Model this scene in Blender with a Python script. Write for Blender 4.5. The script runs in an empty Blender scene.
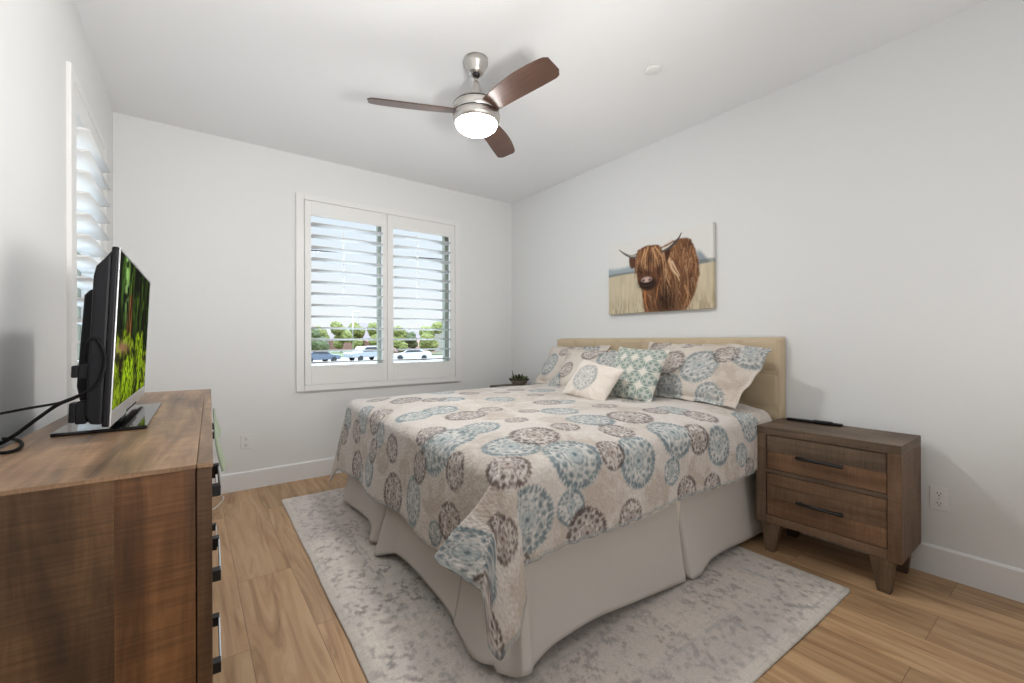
import bpy, math, random
import numpy as np
from mathutils import Vector, Matrix

# ------------------------------------------------------------------ camera, world, light, exposure
scn = bpy.context.scene
COL = scn.collection
PI = math.pi
def R(d): return math.radians(d)

cam_d = bpy.data.cameras.new('camera'); cam = bpy.data.objects.new('camera', cam_d); COL.objects.link(cam)
cam_d.sensor_width = 36; cam_d.lens = 432.37 * 36 / 1024; cam_d.clip_start = .02; cam_d.clip_end = 2000
cam_d.shift_y = -1.5 / 1024
cam.location = (-2.968, -3.996, 1.172)
cam.rotation_mode = 'XYZ'
cam.matrix_world = (Matrix.Translation(cam.location) @ Matrix.Rotation(-.6389, 4, 'Z') @ Matrix.Rotation(PI/2, 4, 'X')
                    @ Matrix.Rotation(.0032 * -1, 4, 'Z'))
scn.camera = cam

scn.view_settings.view_transform = 'Standard'
try: scn.view_settings.look = 'None'
except Exception: pass
scn.view_settings.gamma = 1
scn.view_settings.use_curve_mapping = False
scn.view_settings.exposure = 0.22

LAMP = 98.0          # luminance of the fan's frosted dome
world = bpy.data.worlds.new('sky'); scn.world = world; world.use_nodes = True
wn, wl = world.node_tree.nodes, world.node_tree.links
wn.clear()
w_out = wn.new('ShaderNodeOutputWorld'); w_bg = wn.new('ShaderNodeBackground'); wl.new(w_bg.outputs[0], w_out.inputs[0])
w_tc = wn.new('ShaderNodeTexCoord'); w_sep = wn.new('ShaderNodeSeparateXYZ'); wl.new(w_tc.outputs['Generated'], w_sep.inputs[0])
w_rc = wn.new('ShaderNodeValToRGB'); wl.new(w_sep.outputs[2], w_rc.inputs[0])
e = w_rc.color_ramp.elements
e[0].position = 0.0; e[0].color = (.97, .975, .98, 1)
e[1].position = .95; e[1].color = (.55, .74, 1.0, 1)
x_ = e.new(.27); x_.color = (.76, .86, .97, 1)
wl.new(w_rc.outputs[0], w_bg.inputs[0])
w_mr = wn.new('ShaderNodeMapRange'); wl.new(w_sep.outputs[2], w_mr.inputs[0])
w_mr.inputs[1].default_value = .26; w_mr.inputs[2].default_value = .6; w_mr.inputs[3].default_value = .90; w_mr.inputs[4].default_value = 9
wl.new(w_mr.outputs[0], w_bg.inputs[1])

sun_d = bpy.data.lights.new('sun', 'SUN'); sun_d.energy = .5; sun_d.angle = R(2); sun_d.color = (1, .95, .88)
sun = bpy.data.objects.new('sun', sun_d); COL.objects.link(sun)
sun.rotation_euler = (R(42), 0, R(35))      # high, from behind the house: never enters the windows

fl_d = bpy.data.lights.new('bounce_fill', 'SPOT'); fl_d.spot_size = R(120); fl_d.spot_blend = 1; fl_d.shadow_soft_size = .15; fl_d.energy = 142; fl_d.color = (1, .985, .96)
fl = bpy.data.objects.new('bounce_fill', fl_d); COL.objects.link(fl)      # fill spot added behind the camera, aimed at the ceiling for even brightness
fl.location = (-2.35, -4.05, 1.2); fl.rotation_euler = Vector((.30, -1.9, -1.54)).to_track_quat('Z', 'Y').to_euler()

hl_d = bpy.data.lights.new('rear_fill', 'AREA'); hl_d.shape = 'RECTANGLE'; hl_d.size = 2.6; hl_d.size_y = .8; hl_d.energy = 13
hl = bpy.data.objects.new('rear_fill', hl_d); COL.objects.link(hl)        # unseen soft area lamp added behind the camera to fill the room
hl.location = (-1.7, -4.5, 1.0); hl.rotation_euler = Vector((0, -.8, -1)).to_track_quat('Z', 'Y').to_euler()

rnd = random.Random(7)

# ------------------------------------------------------------------ helpers
class MB:
    """collects shapes and links them as ONE mesh object"""
    def __init__(s): s.v = []; s.f = []; s.uv = []; s.t = []; s.sm = []
    def face(s, idx, uv=None, tint=(1, 1, 1), smooth=False):
        s.f.append(tuple(idx)); s.uv.append(uv or [(0, 0)] * len(idx)); s.t.append(tint); s.sm.append(smooth)
    def box(s, x0, x1, y0, y1, z0, z1, grain=None, tint=(1, 1, 1), M=None, taper=None):
        b = len(s.v)
        P = [(x, y, z) for z in (z0, z1) for y in (y0, y1) for x in (x0, x1)]
        if taper: P = [taper(p) for p in P]
        s.v += [tuple(M @ Vector(p)) for p in P] if M else P
        dims = (x1-x0, y1-y0, z1-z0)
        g = grain if grain is not None else max(range(3), key=lambda i: dims[i])
        ou, ov = rnd.uniform(0, 20), rnd.uniform(0, 20)
        for idx in ((0,2,3,1), (4,5,7,6), (0,1,5,4), (2,6,7,3), (0,4,6,2), (1,3,7,5)):
            pts = [P[i] for i in idx]
            ext = [max(p[a] for p in pts) - min(p[a] for p in pts) for a in range(3)]
            na = min(range(3), key=lambda a: ext[a])
            rest = [a for a in range(3) if a != na]
            if g in rest: a0, a1 = g, [a for a in rest if a != g][0]
            else: a0, a1 = rest
            s.face([b+i for i in idx], [(p[a0]+ou, p[a1]+ov+na*.37) for p in pts], tint)
        return s
    def lathe(s, prof, c=(0, 0, 0), n=40, M=None, smooth=True, caps=True):
        b = len(s.v)
        for (r, z) in prof:
            for k in range(n):
                a = 2*PI*k/n; p = (c[0]+r*math.cos(a), c[1]+r*math.sin(a), c[2]+z)
                s.v.append(tuple(M @ Vector(p)) if M else p)
        for i in range(len(prof)-1):
            for k in range(n):
                k2 = (k+1) % n
                s.face((b+i*n+k, b+i*n+k2, b+(i+1)*n+k2, b+(i+1)*n+k), smooth=smooth)
        if caps:
            if prof[0][0] > 1e-5: s.face([b+k for k in reversed(range(n))])
            if prof[-1][0] > 1e-5: s.face([b+(len(prof)-1)*n+k for k in range(n)])
        return s
    def tube(s, pts, r, n=8, smooth=True):
        pts = [Vector(p) for p in pts]; b = len(s.v); m = len(pts); up = Vector((0, 0, 1))
        for i, p in enumerate(pts):
            d = (pts[min(i+1, m-1)] - pts[max(i-1, 0)]).normalized()
            a = d.cross(up)
            if a.length < 1e-3: a = d.cross(Vector((0, 1, 0)))
            a.normalize(); c = d.cross(a)
            for k in range(n):
                t = 2*PI*k/n; s.v.append(tuple(p + (a*math.cos(t) + c*math.sin(t))*r))
        for i in range(m-1):
            for k in range(n):
                k2 = (k+1) % n
                s.face((b+i*n+k, b+i*n+k2, b+(i+1)*n+k2, b+(i+1)*n+k), smooth=smooth)
        s.face([b+k for k in reversed(range(n))]); s.face([b+(m-1)*n+k for k in range(n)])
        return s
    def prism(s, poly, lo, hi, axis=2, grain=None, tint=(1, 1, 1), M=None):
        """polygon in the other two axes, extruded along axis"""
        b = len(s.v); n = len(poly)
        def mk(q, h):
            l = list(q); l.insert(axis, h); return tuple(l)
        P = [mk(q, lo) for q in poly] + [mk(q, hi) for q in poly]
        s.v += [tuple(M @ Vector(p)) for p in P] if M else P
        s.face([b+i for i in reversed(range(n))], [poly[i] for i in reversed(range(n))], tint)
        s.face([b+n+i for i in range(n)], [poly[i] for i in range(n)], tint)
        for i in range(n):
            j = (i+1) % n
            s.face((b+i, b+j, b+n+j, b+n+i), [(lo, i*.1), (lo, i*.1+.05), (hi, i*.1+.05), (hi, i*.1)], tint)
        return s
    def build(s, name, mat, parent=None, bevel=0, loc=None, seg=2, sub=0, autosmooth=False):
        me = bpy.data.meshes.new(name); me.from_pydata(s.v, [], s.f)
        uvl = me.uv_layers.new(name='UVMap'); uvl.data.foreach_set('uv', [c for fu in s.uv for q in fu for c in q])
        ca = me.color_attributes.new('tint', 'FLOAT_COLOR', 'CORNER')
        ca.data.foreach_set('color', [c for fi, f in enumerate(s.f) for _ in f for c in (*s.t[fi], 1)])
        me.polygons.foreach_set('use_smooth', s.sm)
        me.update()
        import bmesh
        bm = bmesh.new(); bm.from_mesh(me); bmesh.ops.recalc_face_normals(bm, faces=bm.faces); bm.to_mesh(me); bm.free()
        o = bpy.data.objects.new(name, me); COL.objects.link(o)
        if mat: me.materials.append(mat)
        if parent: o.parent = parent
        if loc: o.location = loc
        if bevel:
            m = o.modifiers.new('bevel', 'BEVEL'); m.width = bevel; m.segments = seg; m.limit_method = 'ANGLE'; m.angle_limit = R(40)
            m.harden_normals = False
        if sub:
            m = o.modifiers.new('sub', 'SUBSURF'); m.levels = sub; m.render_levels = sub
        return o

def grid_mesh(name, P, mat, parent=None, color=None, uv=None, closed=False, solid=0, offset=-1):
    """P: (n,m,3) array"""
    n, m, _ = P.shape
    V = P.reshape(-1, 3)
    i = np.arange(n-1)[:, None]; j = np.arange(m-1)[None, :]
    a = (i*m + j).ravel(); F = np.stack([a, a+m, a+m+1, a+1], 1)
    if closed:
        i = np.arange(n-1); a2 = i*m + m-1; F = np.vstack([F, np.stack([a2, a2+m, i*m+m, i*m], 1)])
    me = bpy.data.meshes.new(name)
    me.vertices.add(len(V)); me.vertices.foreach_set('co', V.astype(np.float32).ravel())
    me.loops.add(F.size); me.loops.foreach_set('vertex_index', F.astype(np.int32).ravel())
    me.polygons.add(len(F)); me.polygons.foreach_set('loop_start', np.arange(0, F.size, 4, dtype=np.int32))
    me.polygons.foreach_set('loop_total', np.full(len(F), 4, dtype=np.int32))
    me.polygons.foreach_set('use_smooth', np.ones(len(F), dtype=bool))
    me.update(calc_edges=True)
    if color is not None:
        ca = me.color_attributes.new('pattern', 'FLOAT_COLOR', 'POINT')
        c4 = np.ones((len(V), 4), np.float32); c4[:, :3] = color.reshape(-1, 3); ca.data.foreach_set('color', c4.ravel())
    if uv is not None:
        u = me.uv_layers.new(name='UVMap'); u.data.foreach_set('uv', uv.reshape(-1, 2)[F.ravel()].astype(np.float32).ravel())
    me.validate()
    o = bpy.data.objects.new(name, me); COL.objects.link(o)
    me.materials.append(mat)
    if parent: o.parent = parent
    if solid:
        s = o.modifiers.new('thick', 'SOLIDIFY'); s.thickness = solid; s.offset = offset
    return o

def thing(name, label, cat, loc=(0, 0, 0), rotz=0, group=None):
    o = bpy.data.objects.new(name, None); COL.objects.link(o); o.empty_display_size = .1
    o.location = loc; o.rotation_euler = (0, 0, rotz); o['label'] = label; o['category'] = cat
    if group: o['group'] = group
    return o
def tag(o, label, cat, group=None):
    o['label'] = label; o['category'] = cat
    if group: o['group'] = group
    return o
def struct(o): o['kind'] = 'structure'; return o
def dup(root, loc, label, rotz=None):
    r = root.copy(); COL.objects.link(r); r.location = loc; r['label'] = label
    if rotz is not None: r.rotation_euler = (0, 0, rotz)
    for ch in list(root.children):
        c = ch.copy(); COL.objects.link(c); c.parent = r
        for g in list(ch.children):
            d = g.copy(); COL.objects.link(d); d.parent = c
    return r

def srgb(r, g, b):
    f = lambda c: (c/255/12.92) if c/255 <= .04045 else ((c/255+.055)/1.055)**2.4
    return (f(r), f(g), f(b))

# ------------------------------------------------------------------ materials
def new_mat(name):
    m = bpy.data.materials.new(name); m.use_nodes = True
    n, l = m.node_tree.nodes, m.node_tree.links
    return m, n, l, n['Principled BSDF']
def mat(name, col, rough=.5, metal=0, bump=0, bscale=200, spec=.5, coat=0):
    m, n, l, b = new_mat(name)
    b.inputs['Base Color'].default_value = (*col, 1); b.inputs['Roughness'].default_value = rough
    b.inputs['Metallic'].default_value = metal; b.inputs['Specular IOR Level'].default_value = spec
    b.inputs['Coat Weight'].default_value = coat
    tc = n.new('ShaderNodeTexCoord'); nz = n.new('ShaderNodeTexNoise'); nz.inputs['Scale'].default_value = bscale
    l.new(tc.outputs['Object'], nz.inputs['Vector'])
    rr = n.new('ShaderNodeMapRange'); l.new(nz.outputs[0], rr.inputs[0])
    rr.inputs[3].default_value = max(0, rough-.04); rr.inputs[4].default_value = min(1, rough+.04); l.new(rr.outputs[0], b.inputs['Roughness'])
    if bump:
        bp = n.new('ShaderNodeBump'); bp.inputs['Strength'].default_value = bump; bp.inputs['Distance'].default_value = .002
        l.new(nz.outputs[0], bp.inputs['Height']); l.new(bp.outputs[0], b.inputs['Normal'])
    return m
def emit(name, col, strength):
    m, n, l, b = new_mat(name)
    b.inputs['Base Color'].default_value = (*col, 1); b.inputs['Emission Color'].default_value = (*col, 1); b.inputs['Emission Strength'].default_value = strength
    return m
def ramp(n, stops):
    r = n.new('ShaderNodeValToRGB'); e = r.color_ramp.elements
    e[0].position, e[0].color = stops[0][0], (*stops[0][1], 1)
    e[1].position, e[1].color = stops[-1][0], (*stops[-1][1], 1)
    for p, c in stops[1:-1]:
        k = e.new(p); k.color = (*c, 1)
    return r
def mul(n, l, a, b, fac=1.0, mode='MULTIPLY'):
    m = n.new('ShaderNodeMix'); m.data_type = 'RGBA'; m.blend_type = mode; m.inputs[0].default_value = fac
    l.new(a, m.inputs[6])
    if hasattr(b, 'default_value') or hasattr(b, 'is_output'): l.new(b, m.inputs[7])
    else: m.inputs[7].default_value = (*b, 1)
    return m.outputs[2]
def wood(name, stops, rough=.5, saw=.25, su=2.0, sv=22, tinted=True, coat=0):
    m, n, l, b = new_mat(name)
    uv = n.new('ShaderNodeUVMap'); uv.uv_map = 'UVMap'
    mp = n.new('ShaderNodeMapping'); mp.inputs['Scale'].default_value = (su, sv, 1); l.new(uv.outputs[0], mp.inputs[0])
    nz = n.new('ShaderNodeTexNoise'); nz.inputs['Scale'].default_value = 1; nz.inputs['Detail'].default_value = 6; nz.inputs['Roughness'].default_value = .65; nz.inputs['Distortion'].default_value = .6
    l.new(mp.outputs[0], nz.inputs['Vector'])
    mp2 = n.new('ShaderNodeMapping'); mp2.inputs['Scale'].default_value = (3.2, 4.5, 1); l.new(uv.outputs[0], mp2.inputs[0])
    n2 = n.new('ShaderNodeTexNoise'); n2.inputs['Scale'].default_value = 1; n2.inputs['Detail'].default_value = 3; l.new(mp2.outputs[0], n2.inputs['Vector'])
    av = n.new('ShaderNodeMath'); av.operation = 'MULTIPLY_ADD'; av.inputs[1].default_value = .55; l.new(nz.outputs[0], av.inputs[0])
    sc = n.new('ShaderNodeMath'); sc.operation = 'MULTIPLY'; sc.inputs[1].default_value = .45; l.new(n2.outputs[0], sc.inputs[0]); l.new(sc.outputs[0], av.inputs[2])
    r = ramp(n, stops); l.new(av.outputs[0], r.inputs[0])
    out = r.outputs[0]
    if saw:
        mp3 = n.new('ShaderNodeMapping'); mp3.inputs['Scale'].default_value = (170, 7, 1); l.new(uv.outputs[0], mp3.inputs[0])
        n3 = n.new('ShaderNodeTexNoise'); n3.inputs['Scale'].default_value = 1; n3.inputs['Detail'].default_value = 2; l.new(mp3.outputs[0], n3.inputs['Vector'])
        r3 = ramp(n, [(.3, (1-saw, 1-saw, 1-saw)), (.7, (1+saw*.6, 1+saw*.6, 1+saw*.55))]); l.new(n3.outputs[0], r3.inputs[0])
        out = mul(n, l, out, r3.outputs[0])
        bp = n.new('ShaderNodeBump'); bp.inputs['Strength'].default_value = .25; bp.inputs['Distance'].default_value = .001; l.new(n3.outputs[0], bp.inputs['Height']); l.new(bp.outputs[0], b.inputs['Normal'])
    if tinted:
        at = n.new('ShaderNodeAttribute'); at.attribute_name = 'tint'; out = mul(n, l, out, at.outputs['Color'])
    l.new(out, b.inputs['Base Color']); b.inputs['Roughness'].default_value = rough; b.inputs['Coat Weight'].default_value = coat
    return m
def pattern_mat(name, rough=.9, nscale=60, namp=.16, bump=.4, bscale=110, sheen=.2, bdist=.004):
    """cloth coloured by its printed pattern, with a woven / stippled grain"""
    m, n, l, b = new_mat(name)
    at = n.new('ShaderNodeAttribute'); at.attribute_name = 'pattern'
    uv = n.new('ShaderNodeUVMap'); uv.uv_map = 'UVMap'
    nz = n.new('ShaderNodeTexNoise'); nz.inputs['Scale'].default_value = nscale; nz.inputs['Detail'].default_value = 4; l.new(uv.outputs[0], nz.inputs['Vector'])
    r = ramp(n, [(.32, (1-namp,)*3), (.68, (1+namp*.6,)*3)]); l.new(nz.outputs[0], r.inputs[0])
    out = mul(n, l, at.outputs['Color'], r.outputs[0])
    l.new(out, b.inputs['Base Color']); b.inputs['Roughness'].default_value = rough; b.inputs['Specular IOR Level'].default_value = .2
    b.inputs['Sheen Weight'].default_value = sheen
    if bump:
        v = n.new('ShaderNodeTexVoronoi'); v.inputs['Scale'].default_value = bscale; l.new(uv.outputs[0], v.inputs['Vector'])
        bp = n.new('ShaderNodeBump'); bp.inputs['Strength'].default_value = bump; bp.inputs['Distance'].default_value = bdist
        l.new(v.outputs['Distance'], bp.inputs['Height']); l.new(bp.outputs[0], b.inputs['Normal'])
    return m

M_wall = mat('wall_paint', (.81, .815, .81), .75, bump=.05, bscale=350, spec=.25)
M_ceil = mat('ceiling_paint', (.88, .885, .89), .85, bump=.05, bscale=300, spec=.2)
M_trim = mat('trim_paint', (.84, .84, .84), .4)
M_shut = mat('shutter_paint', (.84, .835, .82), .38)
M_vinyl = mat('window_vinyl', srgb(138, 140, 126), .45)
M_black = mat('black_plastic', (.008, .008, .010), .5, spec=.2)
M_blackgloss = mat('black_gloss', (.01, .01, .011), .07)
M_blackmetal = mat('black_metal', (.014, .013, .013), .4)
M_chrome = mat('satin_chrome', (.62, .63, .65), .22, 1)
M_nickel = mat('brushed_nickel', (.60, .57, .54), .3, 1)
M_silver = mat('silver_plastic', (.55, .55, .56), .3, .7)
M_sheet = mat('cream_sheet', srgb(232, 224, 210), .85, bump=.2, bscale=150)
M_skirt = mat('skirt_cloth', srgb(210, 204, 197), .9, bump=.25, bscale=240, spec=.1)
M_plate = mat('white_plate', (.82, .82, .81), .35)
M_slot = mat('dark_slot', (.03, .03, .03), .6)
M_cable = mat('black_cable', (.006, .006, .007), .6, spec=.2)
M_wcable = mat('white_cable', (.72, .71, .68), .5)
M_fauxleather = mat('beige_upholstery', srgb(200, 180, 150), .55, bump=.12, bscale=140)

M_night = wood('rustic_wood', [(.25, srgb(52, 42, 34)), (.45, srgb(98, 78, 60)), (.6, srgb(124, 102, 82)), (.8, srgb(150, 130, 110))], .55, .22)
M_dress = wood('dresser_wood', [(.30, srgb(40, 29, 21)), (.45, srgb(84, 60, 40)), (.57, srgb(112, 82, 56)), (.72, srgb(146, 114, 84))], .42, .26)
M_blade = wood('blade_walnut', [(.3, srgb(54, 38, 31)), (.55, srgb(88, 63, 52)), (.75, srgb(112, 84, 72))], .32, 0, 1.6, 60)

def floor_mat():
    m, n, l, b = new_mat('oak_planks')
    tc = n.new('ShaderNodeTexCoord'); sp = n.new('ShaderNodeSeparateXYZ'); l.new(tc.outputs['Object'], sp.inputs[0])
    cb = n.new('ShaderNodeCombineXYZ')
    W = .235
    ad = n.new('ShaderNodeMath'); ad.operation = 'ADD'; ad.inputs[1].default_value = 2.555 + W*20
    l.new(sp.outputs[0], ad.inputs[0]); l.new(ad.outputs[0], cb.inputs[1]); l.new(sp.outputs[1], cb.inputs[0])
    br = n.new('ShaderNodeTexBrick'); br.offset = .37; br.offset_frequency = 2
    br.inputs['Scale'].default_value = 1; br.inputs['Brick Width'].default_value = 1.52; br.inputs['Row Height'].default_value = W
    br.inputs['Mortar Size'].default_value = .0011; br.inputs['Mortar Smooth'].default_value = .3; br.inputs['Bias'].default_value = 0
    br.inputs['Color1'].default_value = (0, 0, 0, 1); br.inputs['Color2'].default_value = (1, 1, 1, 1); br.inputs['Mortar'].default_value = (.5, .5, .5, 1)
    l.new(cb.outputs[0], br.inputs['Vector'])
    # grain, shifted plank by plank
    mp = n.new('ShaderNodeMapping'); mp.inputs['Scale'].default_value = (.9, 9, 1); l.new(cb.outputs[0], mp.inputs[0])
    sh = n.new('ShaderNodeVectorMath'); sh.operation = 'ADD'; l.new(mp.outputs[0], sh.inputs[0])
    sm = n.new('ShaderNodeVectorMath'); sm.operation = 'SCALE'; sm.inputs['Scale'].default_value = 13; l.new(br.outputs['Color'], sm.inputs[0]); l.new(sm.outputs[0], sh.inputs[1])
    nz = n.new('ShaderNodeTexNoise'); nz.inputs['Scale'].default_value = 1.4; nz.inputs['Detail'].default_value = 7; nz.inputs['Roughness'].default_value = .62; nz.inputs['Distortion'].default_value = 1.6
    l.new(sh.outputs[0], nz.inputs['Vector'])
    r = ramp(n, [(.28, srgb(142, 108, 76)), (.45, srgb(183, 148, 112)), (.58, srgb(198, 165, 128)), (.8, srgb(212, 182, 146))]); l.new(nz.outputs[0], r.inputs[0])
    r2 = ramp(n, [(0, (.78, .765, .74)), (1, (1.05, 1.02, .985))]); l.new(br.outputs['Color'], r2.inputs[0])
    c = mul(n, l, r.outputs[0], r2.outputs[0])
    mx = n.new('ShaderNodeMix'); mx.data_type = 'RGBA'; l.new(br.outputs['Fac'], mx.inputs[0]); l.new(c, mx.inputs[6]); mx.inputs[7].default_value = (*srgb(112, 86, 62), 1)
    l.new(mx.outputs[2], b.inputs['Base Color']); b.inputs['Roughness'].default_value = .42; b.inputs['Specular IOR Level'].default_value = .4
    bp = n.new('ShaderNodeBump'); bp.inputs['Strength'].default_value = .3; bp.inputs['Distance'].default_value = .0015; bp.invert = True
    l.new(br.outputs['Fac'], bp.inputs['Height']); l.new(bp.outputs[0], b.inputs['Normal'])
    return m
M_floor = floor_mat()

def glass_mat():
    m = bpy.data.materials.new('window_glass'); m.use_nodes = True
    n, l = m.node_tree.nodes, m.node_tree.links; n.clear()
    o = n.new('ShaderNodeOutputMaterial'); mx = n.new('ShaderNodeMixShader'); t = n.new('ShaderNodeBsdfTransparent'); g = n.new('ShaderNodeBsdfGlossy')
    t.inputs[0].default_value = (.97, .985, .98, 1); g.inputs['Roughness'].default_value = .01
    lw = n.new('ShaderNodeLayerWeight'); lw.inputs[0].default_value = .15
    mm = n.new('ShaderNodeMath'); mm.operation = 'MULTIPLY'; mm.inputs[1].default_value = .25; l.new(lw.outputs['Fresnel'], mm.inputs[0])
    l.new(mm.outputs[0], mx.inputs[0]); l.new(t.outputs[0], mx.inputs[1]); l.new(g.outputs[0], mx.inputs[2]); l.new(mx.outputs[0], o.inputs[0])
    return m
M_glass = glass_mat()

# ------------------------------------------------------------------ noise for the printed patterns
rs = np.random.RandomState(11)
_lat = rs.rand(64, 64)
def vnoise(x, y, seed=0):
    x = x + seed*7.31; y = y + seed*3.77
    xi = np.floor(x).astype(int); yi = np.floor(y).astype(int); fx = x-xi; fy = y-yi
    fx = fx*fx*(3-2*fx); fy = fy*fy*(3-2*fy)
    g = lambda a, b: _lat[a % 64, b % 64]
    return (g(xi, yi)*(1-fx)+g(xi+1, yi)*fx)*(1-fy) + (g(xi, yi+1)*(1-fx)+g(xi+1, yi+1)*fx)*fy
def fbm(x, y, o=4, seed=0):
    s = 0; a = .5; t = 0
    for k in range(o):
        s = s + a*vnoise(x*2**k, y*2**k, seed+k); t += a; a *= .5
    return s/t
def sstep(a, b, x):
    t = np.clip((x-a)/(b-a), 0, 1); return t*t*(3-2*t)

# ------------------------------------------------------------------ room shell
H, W, DEPTH = 2.74, 3.392, 4.75
WX0, WX1, WZ0, WZ1 = -2.20, -.745, .79, 2.36          # opening in the back wall
LY0, LY1, LZ0, LZ1 = -1.325, -.46, .80, 2.30           # opening in the left wall
T = .16
def wall_with_hole(name, axis, at, out, a0, a1, h0, h1, z0, z1):
    mb = MB()
    def bx(p0, p1, q0, q1):
        lo, hi = min(at, at+out), max(at, at+out)
        if axis == 'y': mb.box(p0, p1, lo, hi, q0, q1)
        else: mb.box(lo, hi, p0, p1, q0, q1)
    bx(a0, h0, 0, H); bx(h1, a1, 0, H); bx(h0, h1, 0, z0); bx(h0, h1, z1, H)
    return struct(mb.build(name, M_wall))
wall_with_hole('wall_back', 'y', 0, T, -W-T, T, WX0, WX1, WZ0, WZ1)
wall_with_hole('wall_left', 'x', -W, -T, -DEPTH, 0, LY0, LY1, LZ0, LZ1)
struct(MB().box(0, T, -DEPTH, 0, 0, H).build('wall_right', M_wall))
struct(MB().box(-W-T, T, -DEPTH-T, -DEPTH, 0, H).build('wall_front', M_wall))
struct(MB().box(-W-T, T, -DEPTH-T, T, H, H+.2).build('ceiling', M_ceil))
struct(MB().box(-W-T, T, -DEPTH-T, T, -.2, 0).build('floor', M_floor))
def base_prof(): return [(0, 0), (.014, 0), (.014, .136), (.006, .145), (0, .145)]
struct(MB().prism([(-y, z) for y, z in base_prof()], -W, 0, 0).build('baseboard_back', M_trim))
struct(MB().prism([(-x, z) for x, z in base_prof()], -DEPTH, -.014, 1).build('baseboard_right', M_trim))
struct(MB().prism([(-W+x, z) for x, z in base_prof()], -DEPTH, -.014, 1).build('baseboard_left', M_trim))

# ------------------------------------------------------------------ windows and plantation shutters
def bar_box(mb, f, p0, p1, d0, d1, z0, z1):
    """f maps (along, depth into room, z)"""
    a = f(p0, d0, z0); b = f(p1, d1, z1)
    mb.box(min(a[0], b[0]), max(a[0], b[0]), min(a[1], b[1]), max(a[1], b[1]), min(a[2], b[2]), max(a[2], b[2]))
def louver(mb, f, p0, p1, z, wid=.114, th=.011, tilt=0.0):
    n = 14; b = len(mb.v)
    prof = [(wid/2*math.cos(2*PI*k/n), th/2*math.sin(2*PI*k/n)) for k in range(n)]
    ct, st_ = math.cos(tilt), math.sin(tilt)
    for p in (p0, p1):
        for d, h in prof: mb.v.append(f(p, d*ct - h*st_, z + d*st_ + h*ct))
    for k in range(n):
        k2 = (k+1) % n; mb.face((b+k, b+k2, b+n+k2, b+n+k), smooth=True)
    mb.face([b+k for k in range(n)]); mb.face([b+n+k for k in reversed(range(n))])
def shutters(root, f, a0, a1, z0, z1, panels, proud, zlast, pitch, count, tilt=0, rods=True):
    fr = MB()                                                        # outer frame, trim on the wall
    w = .062
    bar_box(fr, f, a0, a0+w, -.02, proud, z0, z1); bar_box(fr, f, a1-w, a1, -.02, proud, z0, z1)
    bar_box(fr, f, a0+w, a1-w, -.02, proud, z1-w*.8, z1); bar_box(fr, f, a0+w, a1-w, -.02, proud, z0, z0+w*.8)
    fr.build('shutter_frame', M_shut, root, bevel=.004)
    for (s0, s1, l0, l1) in panels:
        pn = MB(); zt, zb = zlast + pitch*(count-1) + .072, zlast - .028
        d0, d1 = proud-.031, proud-.003
        bar_box(pn, f, s0+.002, l0, d0, d1, z0+w*.8+.002, z1-w*.8-.002); bar_box(pn, f, l1, s1-.002, d0, d1, z0+w*.8+.002, z1-w*.8-.002)
        bar_box(pn, f, l0, l1, d0, d1, zt, z1-w*.8-.002); bar_box(pn, f, l0, l1, d0, d1, z0+w*.8+.002, zb)
        p = pn.build('shutter_panel', M_shut, root, bevel=.002)
        dc = (d0+d1)/2
        for k in range(count):
            lm = MB(); louver(lm, lambda a, d, z: f(a, d+dc, z), l0+.003, l1-.003, zlast+pitch*k, tilt=tilt)
            lm.build('louver', M_shut, p)
        if rods:
            rm = MB(); c = l0 + (l1-l0)*.47
            bar_box(rm, f, c-.008, c+.008, dc-.075, dc-.063, zlast+pitch*(count-7)-.02, zlast+pitch*(count-1)+.05)
            rm.build('tilt_rod', M_shut, p, bevel=.002)
fB = lambda a, d, z: (a, -d, z)
win1 = struct(bpy.data.objects.new('window_1', None)); COL.objects.link(win1); win1.location = (0, 0, 0)
shutters(win1, fB, -2.262, -.692, .743, 2.413, [(-2.198, -1.4805, -2.145, -1.528), (-1.4805, -.757, -1.422, -.817)], .03, .985, .0985, 13, tilt=R(6))
def sash(root, f, a0, a1, z0, z1, mull):
    s = MB(); g = .07
    for (p0, p1) in ((a0, a0+g), (a1-g, a1)): bar_box(s, f, p0, p1, -.15, -.09, z0, z1)
    bar_box(s, f, a0+g, a1-g, -.15, -.09, z0, z0+g); bar_box(s, f, a0+g, a1-g, -.15, -.09, z1-g, z1)
    for q in mull: bar_box(s, f, q-.02, q+.02, -.145, -.095, z0+g, z1-g)
    s.build('window_frame', M_vinyl, root, bevel=.003)
    q = MB(); bar_box(q, f, a0+g, a1-g, -.124, -.118, z0+g, z1-g); q.build('window_glass', M_glass, root)
sash(win1, fB, WX0, WX1, WZ0, WZ1, [-1.505])
fL = lambda a, d, z: (-W+d, a, z)
win2 = struct(bpy.data.objects.new('window_2', None)); COL.objects.link(win2)
shutters(win2, fL, -1.385, -.40, .74, 2.37, [(-1.325, -.46, -1.262, -.62)], .016, 1.075, .0965, 12, tilt=R(4), rods=False)
sash(win2, fL, LY0, LY1, LZ0, LZ1, [])

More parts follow.
